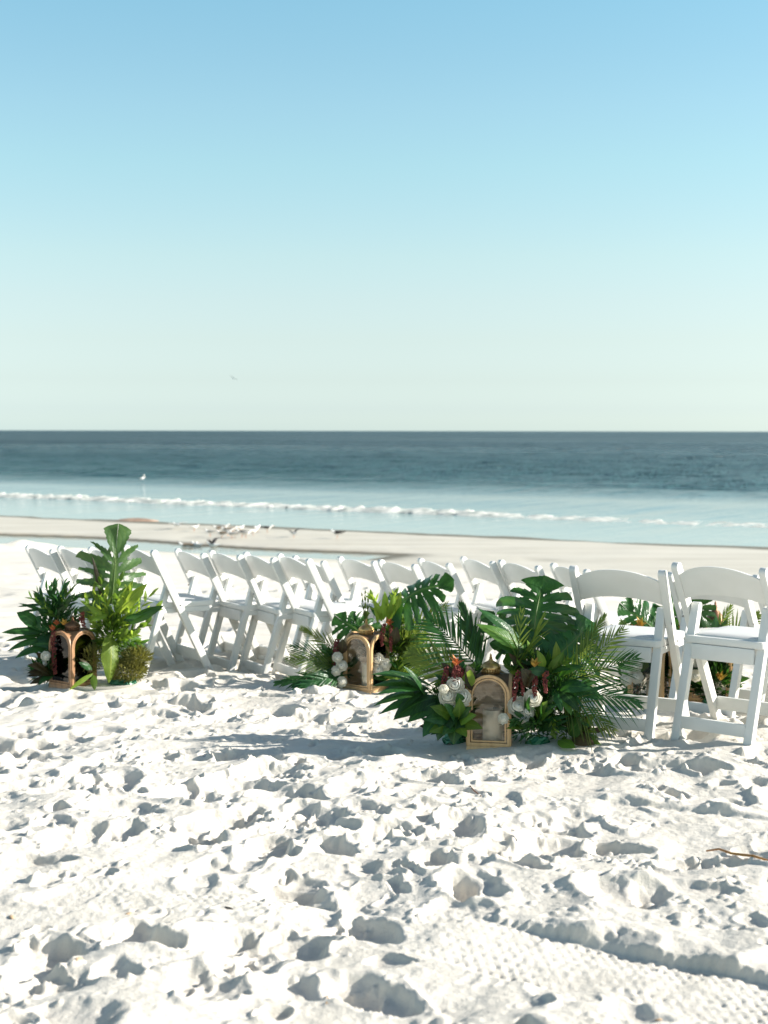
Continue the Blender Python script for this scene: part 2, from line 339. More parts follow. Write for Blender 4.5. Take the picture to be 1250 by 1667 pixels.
# ------------------------------------------------------------------ ground mesh and material
def sand_material():
    m = bpy.data.materials.new('sand'); m.use_nodes = True; n = m.node_tree.nodes; l = m.node_tree.links; b = n['Principled BSDF']
    g = n.new('ShaderNodeNewGeometry')
    dot = n.new('ShaderNodeVectorMath'); dot.operation = 'DOT_PRODUCT'; dot.inputs[1].default_value = (NS.x, NS.y, 0); l.new(g.outputs['Position'], dot.inputs[0])
    nz = n.new('ShaderNodeTexNoise'); nz.inputs['Scale'].default_value = .5; nz.inputs['Detail'].default_value = 6; l.new(g.outputs['Position'], nz.inputs[0])
    ad = n.new('ShaderNodeMath'); ad.operation = 'MULTIPLY_ADD'; l.new(nz.outputs[0], ad.inputs[0]); ad.inputs[1].default_value = 2.2; l.new(dot.outputs['Value'], ad.inputs[2])
    mr = n.new('ShaderNodeMapRange'); mr.inputs[1].default_value = 26.7; mr.inputs[2].default_value = 28.1; l.new(ad.outputs[0], mr.inputs[0])
    # dry sand: almost white quartz with faint warm and grey patches
    n2 = n.new('ShaderNodeTexNoise'); n2.inputs['Scale'].default_value = 5; n2.inputs['Detail'].default_value = 8; l.new(g.outputs['Position'], n2.inputs[0])
    cr = n.new('ShaderNodeValToRGB'); e = cr.color_ramp.elements; e[0].position = .32; e[0].color = (.585, .545, .475, 1); e[1].position = .55; e[1].color = (.655, .61, .535, 1)
    l.new(n2.outputs[0], cr.inputs[0])
    n4 = n.new('ShaderNodeTexNoise'); n4.inputs['Scale'].default_value = 420; n4.inputs['Detail'].default_value = 2; l.new(g.outputs['Position'], n4.inputs[0])
    cr4 = n.new('ShaderNodeValToRGB'); e = cr4.color_ramp.elements; e[0].position = .3; e[0].color = (.84, .82, .79, 1); e[1].position = .5; e[1].color = (1, 1, 1, 1); l.new(n4.outputs[0], cr4.inputs[0])
    mu = n.new('ShaderNodeMixRGB'); mu.blend_type = 'MULTIPLY'; mu.inputs[0].default_value = .6; l.new(cr.outputs[0], mu.inputs[1]); l.new(cr4.outputs[0], mu.inputs[2])
    # wet bar: beige, streaked along the shore
    mp = n.new('ShaderNodeMapping'); mp.inputs['Rotation'].default_value = (0, 0, R(29.4)); mp.inputs['Scale'].default_value = (.12, .9, 1); l.new(g.outputs['Position'], mp.inputs[0])
    n3 = n.new('ShaderNodeTexNoise'); n3.inputs['Scale'].default_value = 1.6; n3.inputs['Detail'].default_value = 6; l.new(mp.outputs[0], n3.inputs[0])
    c3 = n.new('ShaderNodeValToRGB'); e = c3.color_ramp.elements; e[0].position = .3; e[0].color = (.50, .45, .36, 1); e[1].position = .65; e[1].color = (.60, .55, .46, 1); l.new(n3.outputs[0], c3.inputs[0])
    # soaked edge next to the water, also painting in the pool bank's shade
    sep = n.new('ShaderNodeSeparateXYZ'); l.new(g.outputs['Position'], sep.inputs[0])
    m2 = n.new('ShaderNodeMapRange'); m2.inputs[1].default_value = WATER_Z + .022; m2.inputs[2].default_value = WATER_Z + .052; l.new(sep.outputs['Z'], m2.inputs[0])
    soak_shade = n.new('ShaderNodeMixRGB'); soak_shade.inputs[1].default_value = (.17, .145, .10, 1); l.new(m2.outputs[0], soak_shade.inputs[0]); l.new(c3.outputs[0], soak_shade.inputs[2])
    mx = n.new('ShaderNodeMixRGB'); l.new(mr.outputs[0], mx.inputs[0]); l.new(mu.outputs[0], mx.inputs[1]); l.new(soak_shade.outputs[0], mx.inputs[2])
    l.new(mx.outputs[0], b.inputs['Base Color'])
    ro = n.new('ShaderNodeMapRange'); ro.inputs[3].default_value = .95; ro.inputs[4].default_value = .5; l.new(mr.outputs[0], ro.inputs[0]); l.new(ro.outputs[0], b.inputs['Roughness'])
    b.inputs['Specular IOR Level'].default_value = .25
    bt = n.new('ShaderNodeTexNoise'); bt.inputs['Scale'].default_value = 95; bt.inputs['Detail'].default_value = 7; bt.inputs['Roughness'].default_value = .65; l.new(g.outputs['Position'], bt.inputs[0])
    bp = n.new('ShaderNodeBump'); bp.inputs['Strength'].default_value = .5; bp.inputs['Distance'].default_value = .007; l.new(bt.outputs[0], bp.inputs['Height']); l.new(bp.outputs[0], b.inputs['Normal'])
    return m
ny, nx = GX.shape
me = bpy.data.meshes.new('beach')
co = np.empty((ny*nx, 3), np.float32); co[:, 0] = GX.ravel(); co[:, 1] = GY.ravel(); co[:, 2] = H.ravel()
idx = np.arange(ny*nx).reshape(ny, nx); q = np.stack([idx[:-1, :-1], idx[:-1, 1:], idx[1:, 1:], idx[1:, :-1]], -1).reshape(-1, 4).astype(np.int32)
me.vertices.add(len(co)); me.vertices.foreach_set('co', co.ravel()); me.loops.add(q.size); me.loops.foreach_set('vertex_index', q.ravel())
me.polygons.add(len(q)); me.polygons.foreach_set('loop_start', np.arange(0, q.size, 4, dtype=np.int32)); me.polygons.foreach_set('loop_total', np.full(len(q), 4, np.int32))
me.polygons.foreach_set('use_smooth', np.ones(len(q), bool)); me.update(); me.validate()
me.materials.append(sand_material())
beach = bpy.data.objects.new('beach_sand', me); C.objects.link(beach)
tag(beach, 'white churned beach sand with footprints and tyre tracks', 'sand', kind='structure')
print('beach verts', len(co))

# ------------------------------------------------------------------ sea
def sea_material():
    m = bpy.data.materials.new('sea_water'); m.use_nodes = True; n = m.node_tree.nodes; l = m.node_tree.links; b = n['Principled BSDF']
    g = n.new('ShaderNodeNewGeometry')
    mp = n.new('ShaderNodeMapping'); mp.inputs['Rotation'].default_value = (0, 0, R(29.4)); l.new(g.outputs['Position'], mp.inputs[0])
    sep = n.new('ShaderNodeSeparateXYZ'); l.new(mp.outputs[0], sep.inputs[0])      # x along the shore, y out to sea
    def rmp(pts, src):
        cr = n.new('ShaderNodeValToRGB'); mrr = n.new('ShaderNodeMapRange'); mrr.inputs[1].default_value = 25; mrr.inputs[2].default_value = 425
        l.new(src, mrr.inputs[0]); l.new(mrr.outputs[0], cr.inputs[0]); e = cr.color_ramp.elements
        while len(e) < len(pts): e.new(.5)
        for q_, (p_, c_) in zip(e, pts): q_.position = (p_-25)/400; q_.color = (*c_, 1)
        return cr.outputs[0]
    wob = n.new('ShaderNodeTexNoise'); wob.inputs['Scale'].default_value = .03; wob.inputs['Detail'].default_value = 3; l.new(g.outputs['Position'], wob.inputs[0])
    sw = n.new('ShaderNodeMath'); sw.operation = 'MULTIPLY_ADD'; l.new(wob.outputs[0], sw.inputs[0]); sw.inputs[1].default_value = 10; l.new(sep.outputs['Y'], sw.inputs[2])
    col = rmp([(33, (.34, .36, .31)), (44, (.24, .33, .31)), (56, (.08, .16, .17)), (75, (.016, .056, .058)), (250, (.005, .024, .029))], sw.outputs[0])
    st = rmp([(33, (.02,)*3), (47, (.04,)*3), (62, (.10,)*3), (74, (.8,)*3), (200, (1,)*3)], sw.outputs[0])
    l.new(col, b.inputs['Base Color'])
    # long swells + chop
    m2 = n.new('ShaderNodeMapping'); m2.inputs['Scale'].default_value = (.45, .085, 1); l.new(mp.outputs[0], m2.inputs[0])
    a = n.new('ShaderNodeTexNoise'); a.inputs['Scale'].default_value = 1.0; a.inputs['Detail'].default_value = 6; a.inputs['Roughness'].default_value = .62; l.new(m2.outputs[0], a.inputs[0])
    bp = n.new('ShaderNodeBump'); bp.inputs['Distance'].default_value = 4.0; l.new(st, bp.inputs['Strength']); l.new(a.outputs[0], bp.inputs['Height'])
    l.new(bp.outputs[0], b.inputs['Normal'])
    m3 = n.new('ShaderNodeMapping'); m3.inputs['Scale'].default_value = (.004, .03, 1); l.new(mp.outputs[0], m3.inputs[0])
    pa = n.new('ShaderNodeTexNoise'); pa.inputs['Scale'].default_value = 1.0; pa.inputs['Detail'].default_value = 5; l.new(m3.outputs[0], pa.inputs[0])
    rr = n.new('ShaderNodeMapRange'); rr.inputs[1].default_value = .35; rr.inputs[2].default_value = .65; rr.inputs[3].default_value = .16; rr.inputs[4].default_value = .34; l.new(pa.outputs[0], rr.inputs[0])
    r2 = n.new('ShaderNodeMath'); r2.operation = 'MULTIPLY'; l.new(rr.outputs[0], r2.inputs[0]); l.new(st, r2.inputs[1])
    r3 = n.new('ShaderNodeMath'); r3.operation = 'ADD'; l.new(r2.outputs[0], r3.inputs[0]); r3.inputs[1].default_value = .06; l.new(r3.outputs[0], b.inputs['Roughness'])
    b.inputs['IOR'].default_value = 1.33; b.inputs['Specular IOR Level'].default_value = .34
    return m
sv = []; sf = []
tl = lines([(-30000, -2000, 9000, 2000), (-2000, -340, 500, 60), (-340, -150, 4, 1.5), (-150, 40, 1.1, 1.1), (40, 150, 4, 10), (150, 2000, 100, 500), (2000, 30000, 2000, 9000)])
ssl = lines([(20, 56, 1, 1), (56, 180, .6, .7), (180, 420, .8, 2.4), (420, 3000, 60, 400), (3000, 40000, 800, 9000)])
mb = MB(); P = np.zeros((len(ssl), len(tl), 3))
for i, s_ in enumerate(ssl):
    P[i, :, 0] = NS.x*s_ + TS.x*tl; P[i, :, 1] = NS.y*s_ + TS.y*tl
    z = WATER_Z + .10*np.exp(-((s_-55)/5)**2)*(1 - abs(tl)/400).clip(0, 1) + .10*np.exp(-((s_-66)/2.2)**2)*np.exp(-((tl+30)/60)**2)
    amp = float(sstep(60, 76, s_)*(1 - sstep(330, 420, s_)))*(1 - np.clip((np.abs(tl + 95) - 180)/60, 0, 1))
    if amp.max() > 0:
        a_ = tl*.10; b_ = np.full_like(tl, s_)
        z = z + amp*(.26*fbm(a_, b_*.26 + .5*np.sin(tl*.05), 201, 3, .6) + .10*vnoise(tl*.55, b_*.9, 231))
    P[i, :, 2] = z
sea = mb.grid(P).build('sea', sea_material(), smooth='all'); tag(sea, 'calm blue green sea reaching to the horizon', 'sea', kind='structure')

# breaking wave and foam: a low ridge of tumbling white water along the shore
foam_m = mat('foam', (.62, .61, .56), .85, var=(.30, .33, .30), vscale=2.6, bump=1.0, bscale=9, spec=.3)
tt = np.arange(-110, 45, .11); cs = np.linspace(0, 1, 14)
P = np.zeros((len(tt), len(cs), 3))
for j, c_ in enumerate(cs):
    hgt = (math.sin(math.pi*c_**.7))**.7
    br = np.clip(.78 + 1.2*fbm(tt*.16, tt*0+2.2, 91, 4), .3, 1)
    nse = fbm(tt*3.3, tt*0 + c_*6, 93, 4)
    s_ = 44.4 - .084*(tt + 11.3) + (c_-.4)*2.4 + .35*fbm(tt*.4, tt*0+7, 97, 3) + .4*nse
    P[:, j, 0] = NS.x*s_ + TS.x*tt; P[:, j, 1] = NS.y*s_ + TS.y*tt
    P[:, j, 2] = WATER_Z - .03 + hgt*br*(.095 + .17*nse)
fo = MB().grid(P).build('breaking_wave_foam', foam_m, smooth='all'); tag(fo, 'low line of white foam breaking along the shore', 'wave foam', kind='stuff')

# ------------------------------------------------------------------ chairs
white = mat('white_resin', (.72, .71, .67), .36, var=(.69, .68, .635), vscale=9, spec=.45)
pad_m = mat('white_vinyl', (.62, .61, .58), .5, bump=.05, bscale=150)
screw = mat('steel_screw', (.35, .34, .33), .35, metal=1)
def post_mb(x, w_, y0, z0, y1, z1, t, round_top):
    """flat bar in the y-z plane from (y0,z0) up to (y1,z1), thickness w_ in x, width t"""
    d = Vector((y1-y0, z1-z0)); L = d.length; d /= L; nrm = Vector((-d.y, d.x)); poly = []
    poly.append((y0 - nrm.x*t/2, z0 - nrm.y*t/2)); poly.append((y0 + nrm.x*t/2, z0 + nrm.y*t/2))
    for k in range(9 if round_top else 2):
        a = math.pi*k/(8 if round_top else 1); c_, s_ = math.cos(a)*t/2, (math.sin(a)*t/2 if round_top else 0)
        poly.append((y1 - d.x*t/2*round_top + nrm.x*c_ + d.x*s_, z1 - d.y*t/2*round_top + nrm.y*c_ + d.y*s_))
    return MB().prism(poly, 'x', x - w_/2, x + w_/2)
def make_chair():
    root = empty('folding_chair', (0, 0, 0))
    for sx in (-1, 1):
        post_mb(sx*.222, .034, .215, -.05, TOPY, .79, .047, 1).build('back_post', white, root, bevel=.005, smooth=True)
    for sx in (-1, 1):
        post_mb(sx*.182, .042, -.265, -.05, -.075, .60, .036, 1).build('rear_leg', white, root, bevel=.005, smooth=True)
    # curved, arched back slat
    P = np.zeros((17, 8, 3))
    ring = [(-1, 0), (-1, .5), (-1, 1), (1, 1), (1, .5), (1, 0)]
    for i in range(17):
        u = -1 + i/8; x = .208*u
        zt = .700 + .072*(1-u*u)**.9; zb = .605 + .045*(1-u*u)
        zt = .735 + .052*(1-abs(u)**2.2); zb = .618 + .034*(1-abs(u)**2.2)
        def yy(z): return TOPY + (0.775 - z)*.5 - .004 - .030*(1-u*u)
        for j, (o, k) in enumerate([(-1, 0), (-1, .33), (-1, .67), (-1, 1), (1, 1), (1, .67), (1, .33), (1, 0)]):
            z = zb + (zt-zb)*k; P[i, j] = (x, yy(z) + o*.009, z)
    m = MB().grid(P, closed_v=True); m.f += [tuple(range(8)), tuple(16*8 + j for j in reversed(range(8)))]; m.m += [0, 0]
    m.build('back_slat', white, root, bevel=.003, smooth=True)
    # seat frame, pad, apron
    def rr(hx, y0, y1, r, n=5):
        o = []
        for cx, cy, a0 in ((hx-r, y1-r, 0), (-hx+r, y1-r, 90), (-hx+r, y0+r, 180), (hx-r, y0+r, 270)):
            o += [(cx + r*math.cos(R(a0+90*k/n)), cy + r*math.sin(R(a0+90*k/n))) for k in range(n+1)]
        return o
    seat = MB().prism(rr(.202, -.165, .235, .025), 'z', .418, .452).build('seat', white, root, bevel=.006, smooth=True)
    P = []
    for k, (ins, z) in enumerate([(0, .450), (.002, .458), (.012, .4635), (.05, .4665), (.12, .467)]):
        P.append([(x, y, z) for x, y in rr(.174-ins, -.135+ins, .205-ins, max(.02, .04-ins*.2))])
    m = MB().grid(P, closed_v=True); n_ = len(P[0]); m.f.append(tuple(4*n_ + j for j in range(n_))); m.m.append(0)
    m.build('seat_pad', pad_m, seat, smooth=True)
    MB().box(-.159, .159, -.168, -.146, .345, .4165).build('apron', white, root, bevel=.004, smooth=True)
    for sx in (-1, 1): MB().box(sx*.198-.006, sx*.198+.006, -.15, .20, .385, .4165).build('side_rail', white, root, bevel=.003)
    MB().box(-.163, .163, -.25, -.23, .03, .088).build('stretcher', white, root, bevel=.004, smooth=True)
    MB().box(-.207, .207, .155, .177, .055, .118).build('stretcher', white, root, bevel=.004, smooth=True)
    for sx in (-1, 1):
        for y, z in ((-.02, .435), (-.105, .53)):
            s_ = MB().lathe([(0, 0), (.006, .0), (.005, .003), (0, .0035)], 8).build('screw', screw, root)
            s_.rotation_euler = (0, sx*math.pi/2, 0); s_.location = (sx*.2392, y, z)
    return root
proto = make_chair()
for i, ((p, a), c) in enumerate(zip(POSE, CH)):
    o = proto if i == 0 else copy_tree(proto)
    o.location = p; o.rotation_euler = (R(random.uniform(-.6, .6)), R(random.uniform(-.6, .6)), -a)
    tag(o, c[4], 'chair', 'white folding chairs set out in rows on the sand')
    if i: pass
print('chair z', [(round(p.x, 2), round(p.y, 2), round(p.z, 2), round(math.degrees(a))) for p, a in POSE])

# ------------------------------------------------------------------ plant materials and builders
def leafmat(name, a, b, tr, tcol, rough=.34):
    m = mat(name, a, rough, var=b, vscale=18, trans=tr, tcol=tcol, spec=.32, bump=.25, bscale=60)
    n = m.node_tree.nodes; l = m.node_tree.links; p = n['Principled BSDF']; src = p.inputs['Base Color'].links[0].from_socket
    oi = n.new('ShaderNodeObjectInfo'); mr = n.new('ShaderNodeMapRange'); mr.inputs[3].default_value = .6; mr.inputs[4].default_value = 1.35; l.new(oi.outputs['Random'], mr.inputs[0])
    h = n.new('ShaderNodeHueSaturation'); l.new(mr.outputs[0], h.inputs['Value']); l.new(src, h.inputs['Color'])
    m2 = n.new('ShaderNodeMapRange'); m2.inputs[3].default_value = .485; m2.inputs[4].default_value = .515; l.new(oi.outputs['Random'], m2.inputs[0]); l.new(m2.outputs[0], h.inputs['Hue'])
    # midrib and side veins, paler and slightly raised
    at = n.new('ShaderNodeAttribute'); at.attribute_name = 'leafuv'; sx = n.new('ShaderNodeSeparateXYZ'); l.new(at.outputs['Vector'], sx.inputs[0])
    def mth(op, a_, b_=None):
        q = n.new('ShaderNodeMath'); q.operation = op
        for k, v in ((0, a_), (1, b_)):
            if v is None: continue
            if isinstance(v, (int, float)): q.inputs[k].default_value = v
            else: l.new(v, q.inputs[k])
        return q.outputs[0]
    ph = mth('SUBTRACT', mth('MULTIPLY', sx.outputs['Y'], 14.), mth('MULTIPLY', sx.outputs['X'], 3.2))
    fr = mth('ABSOLUTE', mth('SUBTRACT', mth('FRACT', ph), .5)); vein = n.new('ShaderNodeMapRange'); vein.inputs[1].default_value = .38; vein.inputs[2].default_value = .5; l.new(fr, vein.inputs[0])
    mid = n.new('ShaderNodeMapRange'); mid.inputs[1].default_value = .10; mid.inputs[2].default_value = .02; l.new(sx.outputs['X'], mid.inputs[0])
    vf = mth('MULTIPLY', mth('MAXIMUM', mth('MULTIPLY', vein.outputs[0], .45), mid.outputs[0]), sx.outputs['Z'])
    mxv = n.new('ShaderNodeMixRGB'); l.new(mth('MULTIPLY', vf, .55), mxv.inputs[0]); l.new(h.outputs[0], mxv.inputs[1]); mxv.inputs[2].default_value = (min(1, b[0]*2.6+.03), min(1, b[1]*1.9+.04), b[2]*1.8+.01, 1); l.new(mxv.outputs[0], p.inputs['Base Color'])
    bn = n.new('ShaderNodeBump'); bn.inputs['Strength'].default_value = .5; bn.inputs['Distance'].default_value = .003; l.new(mth('MULTIPLY', fr, sx.outputs['Z']), bn.inputs['Height'])
    old = p.inputs['Normal'].links[0].from_socket; l.new(old, bn.inputs['Normal']); l.new(bn.outputs[0], p.inputs['Normal'])
    return m
L_dark = leafmat('leaf_dark_green', (.012, .050, .015), (.024, .084, .020), .20, (.10, .30, .03), .30)
L_mid = leafmat('leaf_mid_green', (.045, .115, .016), (.075, .150, .024), .38, (.26, .44, .04))
L_olive = leafmat('leaf_olive_green', (.030, .060, .018), (.045, .085, .024), .25, (.16, .30, .05))
L_lite = leafmat('leaf_light_green', (.115, .200, .025), (.170, .255, .040), .48, (.50, .66, .08), .42)
L_palm = leafmat('palm_green', (.045, .085, .014), (.085, .125, .024), .34, (.32, .42, .06), .42)
L_brown = leafmat('leaf_brown_back', (.045, .028, .014), (.030, .040, .016), .15, (.20, .10, .03), .5)
L_yell = leafmat('leaf_yellow_edge', (.28, .26, .07), (.16, .19, .04), .30, (.6, .5, .08), .45)
stem_m = mat('stem_green', (.07, .14, .03), .5, var=(.11, .16, .04))
moss_m = mat('moss_olive', (.085, .095, .022), .8, var=(.17, .16, .035), vscale=12, trans=.25, tcol=(.4, .38, .06))
red_m = mat('amaranth_red', (.17, .030, .030), .8, var=(.26, .07, .05), vscale=60, trans=.15, tcol=(.5, .06, .05))
orange_m = mat('flower_orange', (.42, .10, .045), .6, var=(.50, .20, .06), vscale=30, trans=.3, tcol=(.9, .25, .08))
yellow_m = mat('flower_yellow', (.48, .32, .06), .6, var=(.40, .20, .05), vscale=30, trans=.3, tcol=(.9, .6, .1))
rose_m = mat('rose_cream', (.90, .88, .79), .6, var=(.93, .91, .83), vscale=25, trans=.25, tcol=(.85, .80, .66))
foil_m = mat('green_foil', (.006, .11, .05), .28, metal=.3, spec=.8, bump=.7, bscale=40)
tray_m = mat('tray_white', (.62, .60, .54), .5)

def frame(B, T, n):
    y = (T - B); L = y.length; y = y/L; n = Vector(n); n = (n - y*n.dot(y)); n.normalize(); x = y.cross(n)
    return B, x, y, n, L
def place(F, pts, L=None):
    B, x, y, n, L0 = F; L = L or L0
    pts = np.asarray(pts, float); M = np.array([x, y, n]); sh = pts.shape
    return (pts.reshape(-1, 3)*L) @ M + np.array(B)

def leaf_mesh(B, T, n, width, arc=.12, fold=.18, nu=10, nv=5, belly=.45, twist=0., wave=0.):
    """pointed blade: width is half-width / length"""
    us = np.linspace(0, 1, nu+1); vs = np.linspace(-1, 1, nv)
    P = np.zeros((nu+1, nv, 3))
    for i, u in enumerate(us):
        k = u**(math.log(.5)/math.log(belly)); hw = width*max(.012, math.sin(math.pi*min(max(k, 0), 1))**.85)
        for j, v in enumerate(vs):
            z = arc*4*u*(1-u) - fold*abs(v)*hw*1.0 + fold*hw*.5 + wave*math.sin(u*17+v*2)*abs(v)*hw
            P[i, j] = (v*hw, u, z + twist*v*hw*u)
    return place(frame(B, T, n), P).reshape(nu+1, nv, 3)

def monstera(B, T, n, W, mats, parent, arc=.10, cup=.22, seed=0, stem_to=None, ripple=.02, fwd=.34, gapk=1.0):
    """split leaf: lobes sweep back near the stalk and forward near the tip, with slits and holes along the veins"""
    rr_ = random.Random(seed); nu, nv = 84, 16; mb_ = MB(); F = frame(B, T, n)
    for side in (-1, 1):
        gaps = [g + rr_.uniform(-.03, .03) for g in (.14, .29, .43, .57, .70, .83)]; gw = [rr_.uniform(.75, 1.5)*gapk for _ in gaps]; start = [rr_.uniform(.30, .58) for _ in gaps]
        lift = [rr_.uniform(-1, 1) for _ in range(8)]; reach = [rr_.uniform(.86, 1.08) for _ in range(8)]
        P = np.zeros((nu+1, nv+1, 3)); mask = np.zeros((nu, nv), bool)
        for i in range(nu+1):
            u = i/nu; wdt = W*(math.sin(math.pi*min(1, (u*.93+.07))**.75))**.55*(1 if u < .97 else .8)
            lob = sum(1 for g in gaps if u > g); lo_ = gaps[lob-1] if lob else 0; hi_ = gaps[lob] if lob < 6 else 1; lc = (u-lo_)/(hi_-lo_) - .5
            for j in range(nv+1):
                v = j/nv; vv = v*(1 + (reach[lob]-1)*v); tipn = 1 - .45*max(0, v-.55)*0
                uu = u - lc*(hi_-lo_)*.35*max(0, v-.5)*gapk
                x = side*vv*wdt*(1 - .10*(2*lc)**2*max(0, v-.5)*2); y = uu*.80 + v*(-.26*(1-u)**1.6 + fwd*u**1.2*(1-.25*v)) + .02
                z = arc*4*u*(1-u)*(1-v*.3) - cup*(v*wdt)**2*2.2 + ripple*math.sin(u*31 + side)*v + .07*lift[lob]*v*v*wdt*2 + .035*(2*lc)**2*v
                P[i, j] = (x, y, z)
        for i in range(nu):
            u = (i+.5)/nu
            for j in range(nv):
                v = (j+.5)/nv
                for g, k_, s0 in zip(gaps, gw, start):
                    du = abs(u - g)
                    if v > s0 and du < k_*(.009 + .028*(v-s0)): mask[i, j] = True
                    if .10 < v < .25 and du < .015*k_*(1 - abs(v-.175)/.08): mask[i, j] = True
        mb_.grid(place(F, P).reshape(nu+1, nv+1, 3), 0, mask=mask, uv=(0, 1))
    o = mb_.build('monstera_leaf', mats, parent, smooth='all')
    B_, x, y, nn, L = F
    rib = [Vector(B_) + y*L*(u*.80+.02) + nn*L*(arc*4*u*(1-u) + .004) for u in np.linspace(0, 1, 8)]
    st = MB().tube(rib, [.0045*(1-.7*k/7) for k in range(8)], 5)
    if stem_to is not None:
        s0 = Vector(stem_to); e = Vector(B_); mid = (s0+e)/2 + Vector((0, 0, .04)) - y*.03
        st.tube([s0*(1-t)**2 + mid*2*t*(1-t) + e*t*t for t in np.linspace(0, 1, 7)], .005, 5)
    st.build('stalk', stem_m, o, smooth='all')
    return o

def frond(B, T, n, parent, lw=.0037, ll=.19, pairs=22, droop=.05, m=None, ang=38, start=.16, curl=.12, seed=0, taper=.5):
    rr_ = random.Random(seed); B = Vector(B); T = Vector(T); F = frame(B, T, n); _, x, y, nn, L = F
    def rp(u): return B + y*L*u + nn*(droop*4*u*(1-u)*L)
    mb_ = MB(); mb_.tube([rp(u) for u in np.linspace(0, 1, 9)], [.0042*(1-.8*k/8) for k in range(9)], 5)
    for k in range(pairs):
        u = start + (1-start)*(k+.3)/pairs; p = rp(u); t = (rp(min(u+.03, 1.03)) - rp(u-.03)).normalized()
        for sd in (-1, 1):
            a = R(ang*(1.25 - .75*u) + rr_.uniform(-6, 6)); l_ = ll*(math.sin(math.pi*min(1, .18+u*.75))**.7)*(1 - taper*u*u)*rr_.uniform(.85, 1.08)
            d = (t*math.cos(a) + x*sd*math.sin(a) + nn*rr_.uniform(.02, .24)).normalized(); sidev = d.cross(nn).normalized()
            sag = Vector((0, 0, -1))*curl*l_*rr_.uniform(.4, 1.5)
            rows = []
            for q_, wq in ((0, .4), (.25, 1), (.62, .75), (1, .05)):
                c_ = p + d*l_*q_ + sag*q_*q_; o_ = sidev*lw*wq
                rows.append([tuple(c_-o_), tuple(c_ + nn*lw*.35*wq), tuple(c_+o_)])
            mb_.grid(rows)
    return mb_.build('palm_frond', m or L_palm, parent, smooth='all')

def blade(B, T, n, parent, width=.16, m=None, name='leaf', stem_to=None, **kw):
    kw.setdefault('wave', random.uniform(0, .12)); mb_ = MB().grid(leaf_mesh(Vector(B), Vector(T), n, width, **kw), uv=(-1, 1))
    return mb_.build(name, m or L_mid, parent, smooth='all')

def sprig(B, T, parent, m, n=11, ll=.075, w=.2, seed=0, droop=.04):
    """leafy stem: small pointed leaves set alternately along it"""
    rr_ = random.Random(seed); B = Vector(B); T = Vector(T); ax = (T-B); L = ax.length; ax /= L; mid = (B+T)/2 + Vector((rr_.uniform(-.03, .03), rr_.uniform(-.03, .03), droop))
    def p(t): return B*(1-t)**2 + mid*2*t*(1-t) + T*t*t
    st = MB().tube([p(t) for t in np.linspace(0, 1, 7)], [.0028*(1-.6*k/6) for k in range(7)], 5)
    for k in range(n):
        t = .18 + .82*(k+.5)/n; a = 2.4*k + rr_.uniform(-.5, .5)
        q1 = ax.orthogonal().normalized(); q2 = ax.cross(q1); side = q1*math.cos(a) + q2*math.sin(a)
        sp_ = rr_.uniform(.7, 1.2)*(1.1 - .75*t); d = (ax + side*sp_*1.3).normalized(); l_ = ll*rr_.uniform(.75, 1.2)*(1.1-.3*t)
        st.grid(leaf_mesh(p(t), p(t) + d*l_, ax*1.0 - side*.3 + Vector((0, -.35, .25)), w*rr_.uniform(.8, 1.2), arc=rr_.uniform(.02, .12), fold=.5, nu=6, nv=3), uv=(-1, 1))
    return st.build('leafy_sprig', m, parent, smooth='all')

def rose(c, r, face, parent, m=None, seed=0, name='rose'):
    """ball of overlapping petals, each a curled patch; the inner ones close over the heart"""
    rr_ = random.Random(seed); face = Vector(face).normalized(); a = face.cross(Vector((.2, .1, 1))).normalized(); b = face.cross(a); mb_ = MB(); c = Vector(c)
    for ring, (cnt, th0, rad0) in enumerate([(2, 6, .60), (3, 20, .70), (4, 38, .82), (5, 58, .93), (6, 80, 1.02), (7, 102, 1.05)]):
        for i in range(cnt):
            az = 2*math.pi*(i + .41*ring + rr_.uniform(-.12, .12))/cnt; wd = 2*math.pi/cnt*.72; tw = rr_.uniform(-.12, .12); rows = []
            for u in np.linspace(0, 1, 6):
                row = []
                for v in np.linspace(-1, 1, 7):
                    th = R(max(1.5, th0 + 46*(1-u) + 9*u*abs(v)**2.5 + tw*20*v*u))
                    an = az + v*wd*(.75 + .25*u) + .25*u
                    rad = r*rad0*(.70 + .30*math.sin(u*1.57) + 0.26*max(0, u-.55)*(1+.5*math.sin(v*4+i+ring)) + .05*v)
                    row.append(tuple(c + (a*math.cos(an) + b*math.sin(an))*rad*math.sin(th) + face*rad*math.cos(th)*.82))
                rows.append(row)
            mb_.grid(rows)
    return mb_.build(name, m or rose_m, parent, smooth='all')

OCT = [(1, 0, 0), (-1, 0, 0), (0, 1, 0), (0, -1, 0), (0, 0, 1), (0, 0, -1)]; OCF = [(0, 2, 4), (2, 1, 4), (1, 3, 4), (3, 0, 4), (2, 0, 5), (1, 2, 5), (3, 1, 5), (0, 3, 5)]
def amaranth(top, bottom, parent, r=.012, n=150, m=None, seed=0, tip=None):
    rr_ = random.Random(seed); top = Vector(top); bottom = Vector(bottom); mb_ = MB(); mid = (top+bottom)/2 + Vector((rr_.uniform(-.015, .015), -.015, .02))
    for k in range(n):
        t = rr_.random(); c = top*(1-t)**2 + mid*2*t*(1-t) + bottom*t*t; an = rr_.uniform(0, 6.28); q_ = r*(.5+.5*math.sin(math.pi*min(.95, t*.8+.15)))*rr_.uniform(.5, 1)
        c = c + Vector((math.cos(an)*q_, math.sin(an)*q_, rr_.uniform(-.006, .006))); s_ = rr_.uniform(.0028, .0055)
        mb_.add([(c.x+x*s_, c.y+y*s_, c.z+z*s_*1.3) for x, y, z in OCT], OCF)
    o = mb_.build('amaranth_tassel', m or red_m, parent, smooth='all')
    return o
